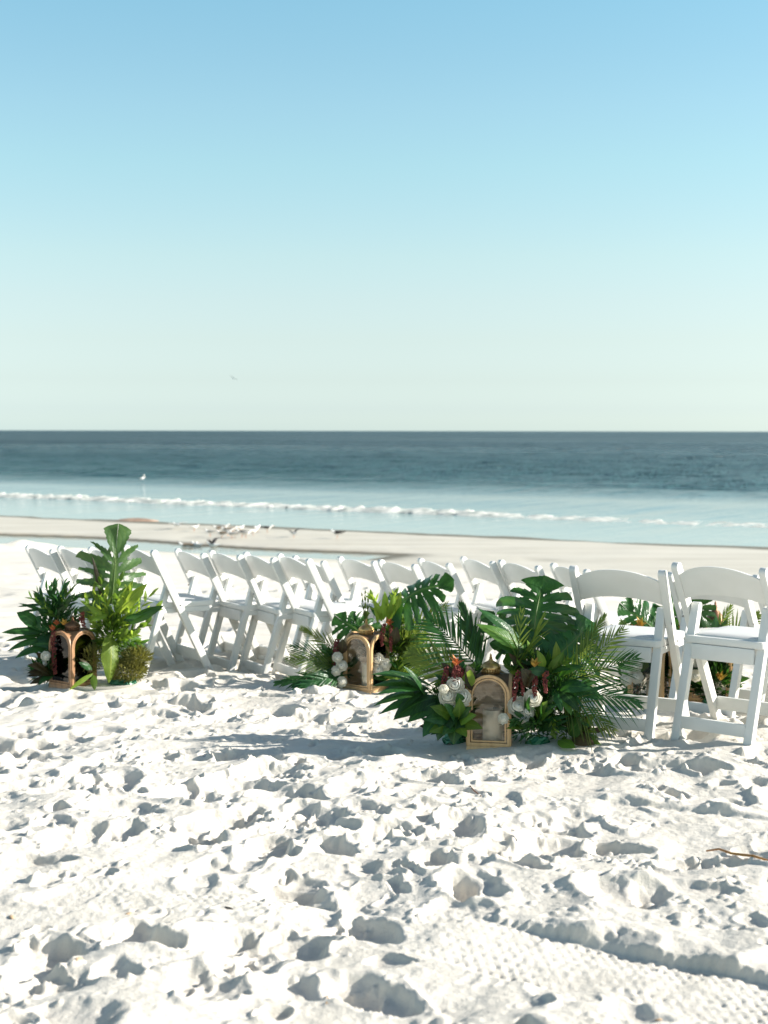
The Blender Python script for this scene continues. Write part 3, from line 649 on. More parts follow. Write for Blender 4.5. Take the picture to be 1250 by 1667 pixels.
def bromeliad(c, r, parent, m, n=9, seed=0):
    rr_ = random.Random(seed); c = Vector(c); mb_ = MB()
    for k in range(n):
        a = 2.4*k; e = R(75 - 50*k/n) ; d = Vector((math.cos(a)*math.cos(e), math.sin(a)*math.cos(e), math.sin(e)))
        mb_.grid(leaf_mesh(c, c + d*r*rr_.uniform(.8, 1.15), (d.z*-math.cos(a), d.z*-math.sin(a), math.cos(e)), .2, arc=.1, nu=5, nv=3))
    return mb_.build('bract_flower', m, parent, smooth='all')

def tufts(c, rad, parent, m, n=260, ln=.05, wd=.004, seed=0, name='fine_foliage', up=.4):
    """many fine sprigs filling a volume: nobody could count them"""
    rr_ = random.Random(seed); mb_ = MB(); c = Vector(c)
    for k in range(n):
        while True:
            q_ = Vector((rr_.uniform(-1, 1), rr_.uniform(-1, 1), rr_.uniform(-1, 1)))
            if q_.length < 1: break
        p = c + Vector((q_.x*rad[0], q_.y*rad[1], q_.z*rad[2])); d = (q_*1.0 + Vector((rr_.uniform(-.6, .6), rr_.uniform(-.6, .6), rr_.uniform(-.3, .6) + up))).normalized()
        l_ = ln*rr_.uniform(.5, 1.2); s_ = d.cross(Vector((rr_.uniform(-1, 1), rr_.uniform(-1, 1), rr_.uniform(-1, 1)))).normalized()*wd*rr_.uniform(.6, 1.3)
        e = p + d*l_; mid = p + d*l_*.5
        mb_.add([tuple(p), tuple(mid+s_), tuple(e), tuple(mid-s_)], [(0, 1, 2, 3)])
    o = mb_.build(name, m, parent); o['kind'] = 'stuff'
    return o

# ------------------------------------------------------------------ lanterns
wood = mat('lantern_wood', (.60, .385, .185), .45, var=(.50, .31, .14), vscale=9, stretch=(8, 8, 1.2), bump=.15, bscale=30, coat=.15)
wood_d = mat('lantern_wood_dark', (.17, .095, .045), .5, var=(.11, .06, .03), vscale=9, stretch=(8, 8, 1.2))
panelm = mat('lantern_back_wood', (.62, .45, .28), .6, var=(.44, .29, .17), vscale=6, stretch=(2, 2, 14), bump=.2)
gold = mat('antique_gold', (.80, .52, .22), .34, metal=.85, var=(.52, .29, .10), vscale=40, bump=.2, bscale=120)
copper = mat('aged_copper', (.22, .12, .065), .5, metal=.6, var=(.22, .11, .06), vscale=40, bump=.2, bscale=120)
wax = mat('candle_wax', (.93, .90, .80), .5, trans=.25, tcol=(.85, .72, .5), var=(.76, .70, .57), vscale=8)
wick_m = mat('burnt_wick', (.02, .018, .016), .9)
gm = bpy.data.materials.new('lantern_glass'); gm.use_nodes = True; n_ = gm.node_tree.nodes; l_ = gm.node_tree.links; n_.clear()
o_ = n_.new('ShaderNodeOutputMaterial'); tr_ = n_.new('ShaderNodeBsdfTransparent'); tr_.inputs[0].default_value = (.97, .96, .93, 1); gl_ = n_.new('ShaderNodeBsdfGlossy'); gl_.inputs[1].default_value = .03
fr_ = n_.new('ShaderNodeFresnel'); fr_.inputs[0].default_value = 1.5; mx_ = n_.new('ShaderNodeMixShader'); l_.new(fr_.outputs[0], mx_.inputs[0]); l_.new(tr_.outputs[0], mx_.inputs[1]); l_.new(gl_.outputs[0], mx_.inputs[2]); l_.new(mx_.outputs[0], o_.inputs[0])

gd = gm.copy(); gd.name = 'lantern_glass_darkened'
for q_ in gd.node_tree.nodes:
    if q_.type == 'BSDF_TRANSPARENT': q_.inputs[0].default_value = (.42, .39, .36, 1)  # darker pane tint stands in for the left lantern's dark interior
def arch_path(hw, z0, spring, n=14):
    p = [(-hw, z0), (-hw, (z0+spring)/2), (-hw, spring)]
    p += [(-hw*math.cos(math.pi*k/n), spring + hw*math.sin(math.pi*k/n)) for k in range(1, n)]
    p += [(hw, spring), (hw, (z0+spring)/2), (hw, z0)]
    return p
def arch_frame(hw_o, hw_i, z0, z1i, spring, y0, y1):
    """arched ring between an outer and an inner arch, closed by a bottom rail"""
    a = arch_path(hw_o, z0, spring); b = arch_path(hw_i, z1i, spring); n = len(a); P = []
    for i in range(n): P.append([(a[i][0], y0, a[i][1]), (b[i][0], y0, b[i][1]), (b[i][0], y1, b[i][1]), (a[i][0], y1, a[i][1])])
    return MB().grid(P, closed_u=True, closed_v=True)
def lantern(loc, rz, label, glass=None, hw=.098, body=.345, fm=wood, dm=gold, back=False, sc=1.0, tall=0.0):
    root = empty('lantern', loc, rz, label, 'lantern', 'arched candle lanterns in the floral arrangements'); root.scale = (sc,)*3
    sp = body - hw; d = hw
    MB().box(-hw-.004, hw+.004, -d-.004, d+.004, -.03, .014).build('base', fm, root, bevel=.003, smooth=True)
    for k in range(4):
        o = arch_frame(hw, hw-.0135, .0145, .030, sp, -d-.006, -d+.010).build('arch_frame', fm, root, bevel=.0025, smooth=True)
        o.rotation_euler = (0, 0, k*math.pi/2)
        q_ = arch_frame(hw-.0165, hw-.0245, .033, .041, sp, -d-.003, -d+.007).build('inner_moulding', fm, o, bevel=.002, smooth=True)
        pth = arch_path(hw-.0145, .031, sp)
        if back and k in ((2, 3) if back == 2 else (2,)):
            MB().prism(pth, 'y', -d+.0075, -d+.0095).build('inner_panel', panelm, o)  # in the middle lantern these panels are added for a tan, sunlit interior
        else:
            MB().prism(pth, 'y', -d+.0015, -d+.0035).build('glass_pane', glass or gm, o)
    # groin-vaulted roof
    N = 20; P = np.zeros((N+1, N+1, 3)); r = hw - .007
    for i in range(N+1):
        for j in range(N+1):
            x = -r + 2*r*i/N; y = -r + 2*r*j/N; P[i, j] = (x, y, sp + max(math.sqrt(max(0, r*r-x*x)), math.sqrt(max(0, r*r-y*y))) - .001)
    MB().grid(P).build('roof', wood_d if fm is wood else fm, root, smooth=True)
    # dome with a beaded gallery and finial
    zt = body - .012; t = tall
    dome = MB().lathe([(.030, 0), (.030, .012+t*.3), (.036, .016+t*.3), (.036, .022+t*.35), (.047, .026+t*.4), (.048, .031+t*.4), (.044, .040+t*.5), (.034, .050+t*.6), (.020, .058+t*.8), (.011, .063+t*.9), (.009, .070+t), (.0, .070+t)], 24).build('dome', dm, root, smooth=True); dome.location = (0, 0, zt)
    MB().lathe([(0, 0), (.005, .002), (.008, .008), (.004, .014), (.006, .018), (.002, .027), (0, .03)], 12).build('finial', dm, dome, smooth=True); dome.children[-1].location = (0, 0, .068+t)
    ga = MB()
    for k in range(22):
        a = 2*math.pi*k/22; ga.tube([(.045*math.cos(a), .045*math.sin(a), .026+t*.4), (.041*math.cos(a), .041*math.sin(a), .012+t*.3), (.040*math.cos(a), .040*math.sin(a), .004+t*.3)], [.0032, .0028, .0036], 5)
    ga.build('beaded_fringe', dm, dome, smooth='all')
    return root
def candle(loc, r, h, label):
    o = MB().lathe([(0, 0), (r*.97, 0), (r, .004), (r*1.01, h*.5), (r, h-.005), (r*.95, h), (r*.84, h-.001), (r*.72, h-.006), (r*.3, h-.008), (0, h-.008)], 28).build('candle', wax, None, smooth=True)
    o.location = loc; tag(o, label, 'candle', 'pillar candles inside the lanterns')
    MB().tube([(0, 0, h-.01), (.001, 0, h+.004), (.004, .001, h+.011)], [.0013, .0013, .0009], 5).build('wick', wick_m, o)
    return o

# ------------------------------------------------------------------ floral arrangements
class Arr:
    """one arrangement: everything is placed at photo positions with a real depth offset in metres"""
    def __init__(s, px, py, label, tilt=0):
        s.g = ground(px, py); s.d = s.g.y; s.o = s.g.copy(); s.o.z = zg(s.g.x, s.g.y)
        s.root = empty('floral_arrangement', s.o, 0, label, 'flower arrangement', 'tropical flower arrangements along the chair rows')
        s.k = 0
    def p(s, px, py, dd=0): return pix(px, py, s.d + dd) - s.o
    def hub(s, px=None, dd=0, h=.05): q_ = s.p(px, 0, dd); return Vector((q_.x, q_.y, h))
    def _n(s, n): s.k += 1; return Vector(n) + Vector((random.uniform(-.12, .12), random.uniform(-.12, .12), random.uniform(-.12, .12)))
    def mon(s, b, t, W, n=(0, -.85, .5), m=None, hub=None, **k): return monstera(s.p(*b), s.p(*t), s._n(n), W, m or L_dark, s.root, seed=s.k*7+3, stem_to=hub, **k)
    def fr(s, b, t, n=(0, -.9, .4), **k): return frond(s.p(*b), s.p(*t), s._n(n), s.root, seed=s.k*5+1, **k)
    def lf(s, b, t, w=.16, n=(.1, -.8, .55), m=None, **k):
        k.setdefault('arc', random.uniform(.03, .14)); return blade(s.p(*b), s.p(*t), s._n(n), s.root, w, m, **k)
    def sp(s, b, t, m, **k): s.k += 1; return sprig(s.p(*b), s.p(*t), s.root, m, seed=s.k*3+2, **k)
    def rose(s, px, py, dd, r, f=(-.1, -.9, .35), **k): s.k += 1; return rose(s.p(px, py, dd), r, f, s.root, seed=s.k, **k)
    def am(s, a, b, **k): s.k += 1; return amaranth(s.p(*a), s.p(*b), s.root, seed=s.k, **k)
    def br(s, px, py, dd, r, m, **k): s.k += 1; return bromeliad(s.p(px, py, dd), r, s.root, m, seed=s.k, **k)
    def tuft(s, px, py, dd, rad, m, **k): s.k += 1; return tufts(s.p(px, py, dd), rad, s.root, m, seed=s.k, **k)
    def spray(s, c, tips_fn, cnt, L, w, mats, spread, z=(0, 1), yb=(-.8, .6), seed=0):
        """cluster of leaves that radiate from a point c (px,py,dd); spread = (angle0, angle1) in the picture, degrees counter-clockwise from right"""
        rr_ = random.Random(seed + s.k); b0 = s.p(*c)
        for i in range(cnt):
            a = R(rr_.uniform(*spread)); e = rr_.uniform(*yb); d = Vector((math.cos(a), e, math.sin(a))).normalized(); l_ = L*rr_.uniform(.6, 1.15)
            b = b0 + d*rr_.uniform(.0, .05) + Vector((rr_.uniform(-.02, .02), rr_.uniform(-.02, .02), rr_.uniform(-.02, .02))); t = b + d*l_
            if (s.o.z + t.z) < s.o.z + .01: t.z = .012
            nn = Vector((rr_.uniform(-.5, .5), -.6, .8))
            blade(b, t, nn, s.root, w*rr_.uniform(.8, 1.25), rr_.choice(mats), arc=rr_.uniform(-.06, .16), nu=7, nv=5, fold=.35)
    def tray(s, px0, px1, dd, hgt=.035):
        a = s.p(px0, 0, dd); b = s.p(px1, 0, dd); c = ((a.x+b.x)/2, a.y, -.02); r = (b.x-a.x)/2
        o = MB().lathe([(0, 0), (r*.9, 0), (r, hgt), (r*.97, hgt), (r*.88, .006), (0, .006)], 32, c=(0, 0, 0)).build('tray', tray_m, s.root, smooth=True); o.location = c; o.scale = (1, .7, 1)
    def foil(s, px, py, dd, w_, h_, seed=0):
        rr_ = random.Random(seed); c = s.p(px, py, dd); N = 16; P = []
        for i in range(7):
            t = i/6; P.append([(c.x + w_*math.cos(2*math.pi*j/N)*(1-.35*t*t)*(1+rr_.uniform(-.13, .13)), c.y + w_*.7*math.sin(2*math.pi*j/N)*(1-.35*t*t)*(1+rr_.uniform(-.13, .13)), -.02 + h_*t + rr_.uniform(-.008, .008)) for j in range(N)])
        m_ = MB().grid(P, closed_v=True); m_.f.append(tuple(6*N + j for j in range(N))); m_.m.append(0)
        m_.build('foil_wrap', foil_m, s.root)

# --- main arrangement, in front of the near chairs
A3 = Arr(800, 1207, 'largest flower arrangement with palms, monstera and cream roses beside the near chairs')
h3 = A3.p(880, 1150, .12)
A3.mon((868, 1046, .10), (884, 944, .20), .78, n=(-.1, -.75, .62), hub=h3, cup=.3, arc=.16, ripple=.03)
A3.mon((893, 1082, .02), (962, 1018, .16), .66, n=(.1, -.9, .35), hub=h3, cup=.12)
A3.mon((852, 1068, .16), (790, 1000, .26), .42, n=(.1, -.7, .6), hub=h3)
A3.lf((856, 1058, .0), (775, 1016, -.06), .13, n=(-.3, -.8, .5), m=L_mid, arc=.06)
A3.lf((852, 1050, .06), (777, 990, .02), .09, m=L_dark); A3.lf((866, 1072, .05), (800, 1046, -.02), .16, m=L_dark)
A3.lf((906, 1092, -.06), (905, 1044, -.08), .17, n=(.35, -.9, .1), m=L_lite, arc=.03); A3.lf((884, 1092, -.06), (874, 1058, -.10), .2, m=L_lite); A3.lf((892, 1098, -.05), (918, 1060, -.1), .16, m=L_mid)
# right palms
A3.fr((900, 1128, .02), (1015, 1024, -.04), ll=.20, pairs=22, ang=42, droop=.06)
A3.fr((905, 1118, .0), (1038, 1070, -.10), ll=.21, pairs=20, m=L_dark, ang=40, droop=.10)
A3.fr((905, 1122, -.05), (1042, 1146, -.16), ll=.21, pairs=22, m=L_dark, ang=36, droop=.14, curl=.25)
A3.fr((900, 1135, -.06), (1000, 1190, -.18), ll=.17, pairs=16, ang=42, droop=.16, curl=.3)
A3.fr((930, 1090, .05), (985, 1000, .08), ll=.11, pairs=16, ang=30)
# leaflets running up through the monstera
A3.fr((830, 1100, .0), (884, 1000, -.10), ll=.17, pairs=12, ang=14, lw=.005, n=(.5, -.8, .2), m=L_palm)
A3.fr((840, 1090, .0), (850, 990, -.06), ll=.15, pairs=7, ang=24, lw=.004, m=L_palm)
# left palms (dark upright leaflets)
A3.fr((795, 1110, .14), (700, 1010, .22), ll=.26, pairs=20, ang=52, lw=.0062, m=L_dark, droop=.10, n=(.3, -.9, .3), taper=.25)
A3.fr((790, 1100, .18), (752, 985, .26), ll=.17, pairs=16, ang=20, lw=.007, m=L_dark, droop=.04)
A3.fr((770, 1115, .10), (665, 1060, .16), ll=.20, pairs=20, ang=46, lw=.006, m=L_palm, droop=.12)
# cut philodendron leaf low at the left
for i, (x, y) in enumerate([(604, 1098), (605, 1117), (607, 1150), (617, 1163), (641, 1168), (612, 1131), (628, 1092), (656, 1084)]):
    A3.lf((705 - i*2, 1118 + (i % 4)*5, -.02 - .01*i), (x, y, -.14 - .02*(i % 3)), .105, n=(-.2, -.5, .85), m=L_dark, arc=.10, nu=9)
for (b, t, w_) in [((722, 1135, -.05), (640, 1172, -.16), .2), ((726, 1140, -.06), (664, 1176, -.18), .22), ((735, 1150, -.08), (688, 1200, -.2), .24), ((745, 1150, -.1), (712, 1206, -.2), .26), ((750, 1155, -.1), (738, 1212, -.2), .28)]:
    A3.lf(b, t, w_, n=(-.3, -.6, .7), m=random.choice([L_dark, L_brown, L_dark]), arc=.12)
for (b, t) in [((742, 1172, -.12), (700, 1150, -.2)), ((742, 1172, -.12), (690, 1172, -.2)), ((744, 1176, -.12), (748, 1136, -.22)), ((744, 1176, -.12), (722, 1146, -.22)), ((742, 1178, -.12), (776, 1164, -.22)), ((742, 1178, -.12), (786, 1186, -.22)), ((740, 1180, -.12), (760, 1200, -.24)), ((742, 1180, -.12), (720, 1196, -.24)), ((742, 1180, -.12), (698, 1192, -.22)), ((742, 1176, -.12), (768, 1150, -.2))]:
    A3.lf(b, t, .2, n=(0, -.8, .6), m=random.choice([L_dark, L_dark, L_mid]), arc=.1)
# right hand lower leaves
for (b, t) in [((905, 1120, -.08), (965, 1122, -.16)), ((905, 1120, -.08), (944, 1160, -.18)), ((905, 1120, -.08), (930, 1165, -.18)), ((900, 1120, -.08), (915, 1160, -.18)), ((905, 1112, -.06), (985, 1140, -.14)), ((905, 1100, -.05), (950, 1085, -.14)), ((900, 1100, -.05), (855, 1092, -.14)), ((896, 1096, -.05), (930, 1090, -.16))]:
    A3.lf(b, t, .17, n=(.1, -.75, .6), m=random.choice([L_dark, L_mid, L_dark]), arc=.12)
A3.spray((870, 1180, -.08), None, 34, .13, .17, [L_dark, L_dark, L_mid], (-10, 190), yb=(-1.2, .2), seed=4)
A3.spray((930, 1190, -.05), None, 26, .12, .17, [L_dark, L_brown, L_mid], (-15, 150), yb=(-1.0, .4), seed=5)
A3.spray((740, 1185, -.04), None, 22, .12, .2, [L_dark, L_dark, L_brown], (20, 190), yb=(-1.0, .3), seed=6)
A3.spray((870, 1095, .02), None, 18, .12, .2, [L_dark, L_mid, L_brown, L_lite], (0, 180), yb=(-1.0, .2), seed=7)
A3.spray((745, 1120, .02), None, 16, .12, .2, [L_dark, L_mid, L_brown], (20, 190), yb=(-.9, .3), seed=9)
A3.lf((930, 1200, -.12), (968, 1212, -.2), .3, m=L_brown); A3.lf((925, 1196, -.1), (948, 1170, -.2), .3, m=L_dark); A3.lf((908, 1205, -.14), (936, 1218, -.22), .3, m=L_mid)
for (b, t, m_) in [((880, 1170, -.1), (835, 1180, -.2), L_dark), ((880, 1170, -.1), (860, 1192, -.22), L_dark), ((895, 1160, -.1), (900, 1195, -.2), L_mid), ((910, 1150, -.1), (950, 1178, -.18), L_dark), ((745, 1170, -.08), (705, 1190, -.16), L_dark), ((760, 1130, -.02), (775, 1085, -.06), L_dark), ((890, 1110, -.06), (930, 1075, -.1), L_mid), ((870, 1100, -.05), (850, 1060, -.08), L_dark)]: A3.sp(b, t, m_, n=12, ll=.055, w=.2)
A3.tuft(862, 1172, -.06, (.10, .08, .09), L_dark, n=900, ln=.05, wd=.0035)
A3.tuft(905, 1150, -.04, (.10, .08, .12), L_dark, n=900, ln=.06, wd=.004)
A3.tuft(735, 1150, .0, (.09, .08, .10), L_dark, n=600, ln=.06, wd=.004)
A3.tuft(880, 1110, .06, (.13, .08, .12), L_dark, n=700, ln=.08, wd=.006)
A3.tuft(925, 1185, -.06, (.08, .06, .06), L_mid, n=300, ln=.05, wd=.004)
A3.foil(876, 1207, -.08, .065, .06, 2); A3.foil(740, 1205, .06, .06, .06, 3)
for i, (x, y, r) in enumerate([(741, 1116, .036), (729, 1134, .038), (751, 1136, .038), (722, 1122, .02)]): A3.rose(x, y, -.13 - .01*i, r, (-.15 + .1*(i % 2), -.85, .5))
for i, (x, y, r) in enumerate([(843, 1150, .042), (867, 1137, .037), (860, 1158, .028), (852, 1172, .022)]): A3.rose(x, y, -.13 - .01*i, r, (.1, -.85, .5))
A3.rose(819, 1170, -.17, .022); A3.lf((752, 1150, -.16), (744, 1128, -.2), .3, m=L_dark)
A3.am((743, 1084, -.08), (738, 1124, -.12), r=.02, n=260); A3.am((727, 1086, -.06), (718, 1126, -.1), r=.013); A3.am((752, 1088, -.05), (756, 1122, -.1), r=.012)
A3.am((845, 1092, -.12), (836, 1142, -.15), r=.013); A3.am((871, 1098, -.12), (870, 1134, -.15), r=.014); A3.am((890, 1094, -.12), (888, 1126, -.16), r=.011); A3.am((850, 1098, -.1), (851, 1130, -.14), r=.009)
A3.br(742, 1084, -.10, .05, orange_m); A3.br(870, 1086, -.13, .045, yellow_m); A3.br(886, 1104, -.13, .03, orange_m)
A3.lf((770, 1125, -.08), (760, 1082, -.12), .26, m=L_brown); A3.lf((866, 1118, -.1), (848, 1088, -.16), .3, m=L_brown); A3.lf((852, 1112, -.1), (872, 1100, -.18), .28, m=L_brown); A3.lf((760, 1120, -.09), (766, 1090, -.13), .3, m=L_lite)
l3 = lantern((A3.p(798, 1207, .0) + A3.o), R(-9), 'largest arched wooden lantern with a gold dome, in the main flower arrangement', back=True)
l3.location.z = zg(l3.location.x, l3.location.y) - .014
candle(l3.location + Vector((.012, -.01, .0145)), .048, .155, 'thick cream candle in the lantern with the wooden back panel')

# --- middle arrangement
A2 = Arr(590, 1119, 'middle flower arrangement round the lantern, low spiky palm fronds to its left')
h2 = A2.p(620, 1070, .05)
A2.mon((650, 985, .0), (735, 948, -.05), .58, n=(-.35, -.55, .75), hub=h2, cup=.3, arc=.12)
A2.mon((600, 1042, .12), (548, 1004, .2), .6, n=(.0, -.9, .4), hub=h2); 
for (b, t, m_) in [((622, 1012, .0), (606, 975, -.05), L_lite), ((624, 1010, .0), (626, 962, -.05), L_lite), ((630, 1012, .0), (641, 966, -.06), L_lite), ((615, 1015, 0), (608, 988, -.06), L_lite), ((636, 1010, .0), (632, 982, -.07), L_lite), ((640, 1004, 0), (652, 962, -.03), L_lite), ((618, 1010, .05), (600, 985, .06), L_dark), ((628, 1015, .02), (645, 990, -.02), L_dark)]:
    A2.lf(b, t, .15, n=(random.uniform(-.5, .9), -.85, .3), m=m_, fold=.5)
for (x, y) in [(588, 962), (594, 958), (600, 962)]: A2.fr((596, 1030, .1), (x, y, .1), ll=.06, pairs=5, ang=10, lw=.004, m=L_palm)
A2.fr((575, 1100, -.02), (448, 1112, -.2), ll=.16, pairs=16, ang=30, m=L_dark, lw=.008, droop=.10)
A2.fr((572, 1098, -.04), (478, 1120, -.24), ll=.15, pairs=16, ang=30, m=L_dark, lw=.007, droop=.12)
A2.fr((572, 1085, -.0), (472, 1052, -.10), ll=.19, pairs=18, ang=34, m=L_dark, droop=.12)
A2.fr((575, 1080, .02), (490, 1022, .0), ll=.16, pairs=18, ang=30, m=L_palm, droop=.08)
A2.fr((570, 1092, -.02), (466, 1072, -.14), ll=.17, pairs=18, ang=34, m=L_palm, droop=.14)
A2.fr((625, 1075, .06), (728, 985, .0), ll=.22, pairs=26, ang=44, m=L_palm, droop=.10)
A2.fr((630, 1080, .03), (712, 1010, -.10), ll=.20, pairs=24, ang=46, m=L_palm, droop=.10)
A2.fr((635, 1085, .02), (720, 1055, -.12), ll=.20, pairs=24, ang=44, m=L_palm, droop=.14)
A2.fr((635, 1090, .0), (700, 1085, -.16), ll=.17, pairs=20, ang=44, m=L_dark, droop=.14)
A2.spray((650, 1060, .0), None, 30, .13, .2, [L_mid, L_dark, L_lite], (-10, 150), yb=(-1, .3), seed=14)
A2.spray((548, 1095, -.02), None, 20, .12, .2, [L_dark, L_dark, L_mid], (30, 210), yb=(-1, .3), seed=15)
A2.spray((650, 1100, -.05), None, 24, .12, .2, [L_dark, L_mid], (-10, 180), yb=(-1, .3), seed=16)
for (b, t, m_) in [((640, 1040, 0), (668, 1005, -.05), L_mid), ((645, 1060, 0), (690, 1040, -.1), L_mid), ((640, 1080, -.05), (672, 1070, -.16), L_lite), ((640, 1095, -.06), (668, 1098, -.18), L_lite), ((620, 1010, 0), (604, 972, -.04), L_lite), ((630, 1010, 0), (640, 968, -.04), L_lite), ((560, 1090, -.05), (532, 1062, -.12), L_dark), ((600, 1050, .08), (575, 1010, .1), L_dark)]: A2.sp(b, t, m_, n=10, ll=.07, w=.2)
A2.tuft(655, 1050, .02, (.13, .08, .16), L_mid, n=800, ln=.06, wd=.005); A2.tuft(640, 1095, -.04, (.12, .08, .07), L_lite, n=500, ln=.035, wd=.003)
A2.tuft(540, 1085, .0, (.10, .08, .09), L_dark, n=600, ln=.06, wd=.005); A2.tuft(620, 1060, .08, (.14, .05, .12), L_dark, n=500, ln=.07, wd=.006)
A2.foil(650, 1118, -.04, .07, .08, 5)
for i, (x, y, r) in enumerate([(549, 1070, .028), (556, 1084, .030), (547, 1092, .027), (556, 1110, .028)]): A2.rose(x, y, -.13 - .01*i, r)
for i, (x, y, r) in enumerate([(614, 1074, .036), (626, 1082, .034), (616, 1090, .034)]): A2.rose(x, y, -.12 - .01*i, r)
A2.am((549, 1042, -.06), (543, 1082, -.1), r=.018, n=220); A2.am((626, 1016, -.06), (622, 1052, -.1), r=.014); A2.am((637, 1018, -.05), (636, 1060, -.1), r=.012)
A2.br(633, 1018, -.08, .055, orange_m); A2.lf((556, 1065, -.06), (558, 1040, -.1), .3, m=L_brown); A2.lf((640, 1050, -.05), (646, 1020, -.1), .26, m=L_brown)
l2 = lantern(A2.p(596, 1119, -.03) + A2.o, R(-34), 'arched lantern in the middle arrangement, its gold dome below yellow-green leaves', back=2)
l2.location.z = zg(l2.location.x, l2.location.y) - .006
candle(l2.location + Vector((.012, -.045, .0145)), .038, .15, 'cream candle in the middle lantern behind clear glass')

# --- left arrangement
A1 = Arr(120, 1113, 'leftmost flower arrangement with one tall upright monstera leaf and moss')
h1 = A1.p(182, 1050, .04)
A1.mon((181, 985, .02), (190, 880, .06), .60, n=(.38, -.92, .12), hub=h1, cup=.5, arc=.05, m=L_olive, ripple=.03, fwd=.62, gapk=1.9)
A1.lf((170, 985, .02), (150, 905, .0), .05, m=L_brown)
for (b, t, m_) in [((178, 1030, -.04), (177, 1112, -.14), L_lite)]: A1.lf(b, t, .19, n=(.5, -.85, .15), m=m_, arc=.07, nu=14, fold=.3, wave=.12)
for (x, y, m_) in [(140, 962, L_lite), (136, 990, L_lite), (150, 948, L_lite), (210, 940, L_lite), (226, 958, L_lite), (250, 948, L_lite), (258, 975, L_lite), (238, 1004, L_mid), (228, 1034, L_mid), (145, 1020, L_lite), (196, 930, L_mid), (214, 985, L_lite), (162, 925, L_mid), (222, 1018, L_lite), (152, 1038, L_lite), (172, 955, L_lite), (190, 970, L_lite)]:
    A1.sp((182 + random.uniform(-6, 6), 1050 + random.uniform(-15, 14), -.02), (x, y + 14, random.uniform(-.14, .04)), m_, n=9, ll=.085, w=.19)
for (b, t, m_) in [((205, 1015, -.05), (267, 986, -.1), L_dark), ((200, 1010, -.05), (232, 1000, -.12), L_dark), ((195, 1000, -.03), (240, 950, -.08), L_lite), ((190, 1000, -.03), (216, 948, -.08), L_lite), ((175, 1010, -.04), (140, 985, -.1), L_lite), ((178, 1000, -.04), (146, 1012, -.1), L_lite)]:
    A1.lf(b, t, .14, n=(.2, -.75, .5), m=m_, fold=.5)
# dark leaves at the left
for (x, y) in [(62, 966), (76, 960), (90, 953), (104, 952), (116, 958), (125, 972), (50, 972)]:
    A1.sp((94 + random.uniform(-16, 16), 1022, .03), (x, y, random.uniform(-.08, .08)), random.choice([L_dark, L_dark, L_mid]), n=11, ll=.085, w=.16)
for (x, y) in [(55, 962), (86, 957), (110, 950), (122, 966)]: A1.lf((92 + random.uniform(-14, 14), 1005, .02), (x, y, random.uniform(-.08, .08)), .10, m=L_dark, n=(.3, -.9, .3))
for (b, t, w_) in [((60, 1018, 0), (27, 997, -.04), .3), ((70, 1030, 0), (2, 1030, -.08), .12), ((72, 1034, 0), (8, 1044, -.1), .08), ((74, 1040, 0), (12, 1060, -.1), .1), ((78, 1055, -.03), (24, 1072, -.14), .17), ((70, 985, .02), (28, 988, 0), .07), ((72, 992, .02), (30, 998, 0), .07), ((80, 1000, .04), (30, 982, .02), .06)]:
    A1.lf(b, t, w_, n=(-.2, -.7, .65), m=L_dark)
A1.mon((98, 1048, .06), (50, 1015, .0), .62, n=(-.1, -.9, .35), hub=h1)
A1.lf((100, 1050, .0), (50, 1048, -.05), .36, n=(-.1, -.95, .3), m=L_dark)
for (x, y) in [(45, 1082), (44, 1096), (48, 1114), (62, 1116), (58, 1078), (80, 1075)]: A1.lf((88, 1098, -.05), (x, y, -.16), .2, m=random.choice([L_dark, L_brown]), n=(-.2, -.7, .7))
A1.spray((85, 1085, -.02), None, 20, .11, .2, [L_dark, L_dark, L_brown], (60, 220), yb=(-.9, .3), seed=25)
A1.tuft(95, 1020, .06, (.11, .08, .13), L_dark, n=500, ln=.07, wd=.007); A1.tuft(80, 1090, 0, (.09, .08, .07), L_dark, n=400, ln=.06, wd=.005)
A1.tuft(208, 1090, -.02, (.115, .10, .065), moss_m, n=2600, ln=.03, wd=.003, name='moss', up=.1); A1.tuft(222, 1070, -.01, (.075, .07, .055), moss_m, n=1200, ln=.04, wd=.003, name='moss', up=.2); A1.tuft(205, 1060, .02, (.09, .06, .06), L_mid, n=300, ln=.05, wd=.004); A1.tuft(150, 1072, -.05, (.06, .07, .08), moss_m, n=900, ln=.03, wd=.003, name='moss')
A1.tuft(180, 1030, .0, (.08, .06, .12), L_mid, n=500, ln=.06, wd=.006)
A1.lf((150, 1094, -.14), (129, 1072, -.18), .16, m=L_brown, fold=.5); A1.lf((152, 1096, -.16), (112, 1124, -.24), .09, m=L_lite); A1.lf((152, 1098, -.16), (154, 1124, -.2), .22, m=L_mid); A1.lf((150, 1090, -.16), (128, 1078, -.2), .2, m=L_dark)
A1.am((86, 1022, -.08), (90, 1098, -.1), r=.016, n=260); A1.am((134, 1002, -.04), (137, 1020, -.06), r=.018, n=120); A1.br(86, 1026, -.1, .035, orange_m); A1.br(104, 1018, -.1, .04, yellow_m); A1.br(134, 1002, -.07, .03, red_m); A1.br(92, 1018, -.08, .04, orange_m)
A1.rose(74, 1068, -.1, .026); A1.rose(70, 1080, -.1, .02)
A1.tray(84, 236, 0); A1.foil(200, 1112, -.02, .10, .06, 8)
l1 = lantern(A1.p(119, 1113, -.02) + A1.o, R(-36), 'dark copper arched lantern at the left among red flowers and dark leaves', glass=gd, fm=mat('lantern_copper_wood', (.40, .22, .11), .45, var=(.28, .15, .075), vscale=9, stretch=(8, 8, 1.2)), dm=copper)
l1.location.z = zg(l1.location.x, l1.location.y) - .006
candle(l1.location + Vector((.03, -.03, .0145)), .034, .125, 'cream candle in the dark copper lantern at the left')

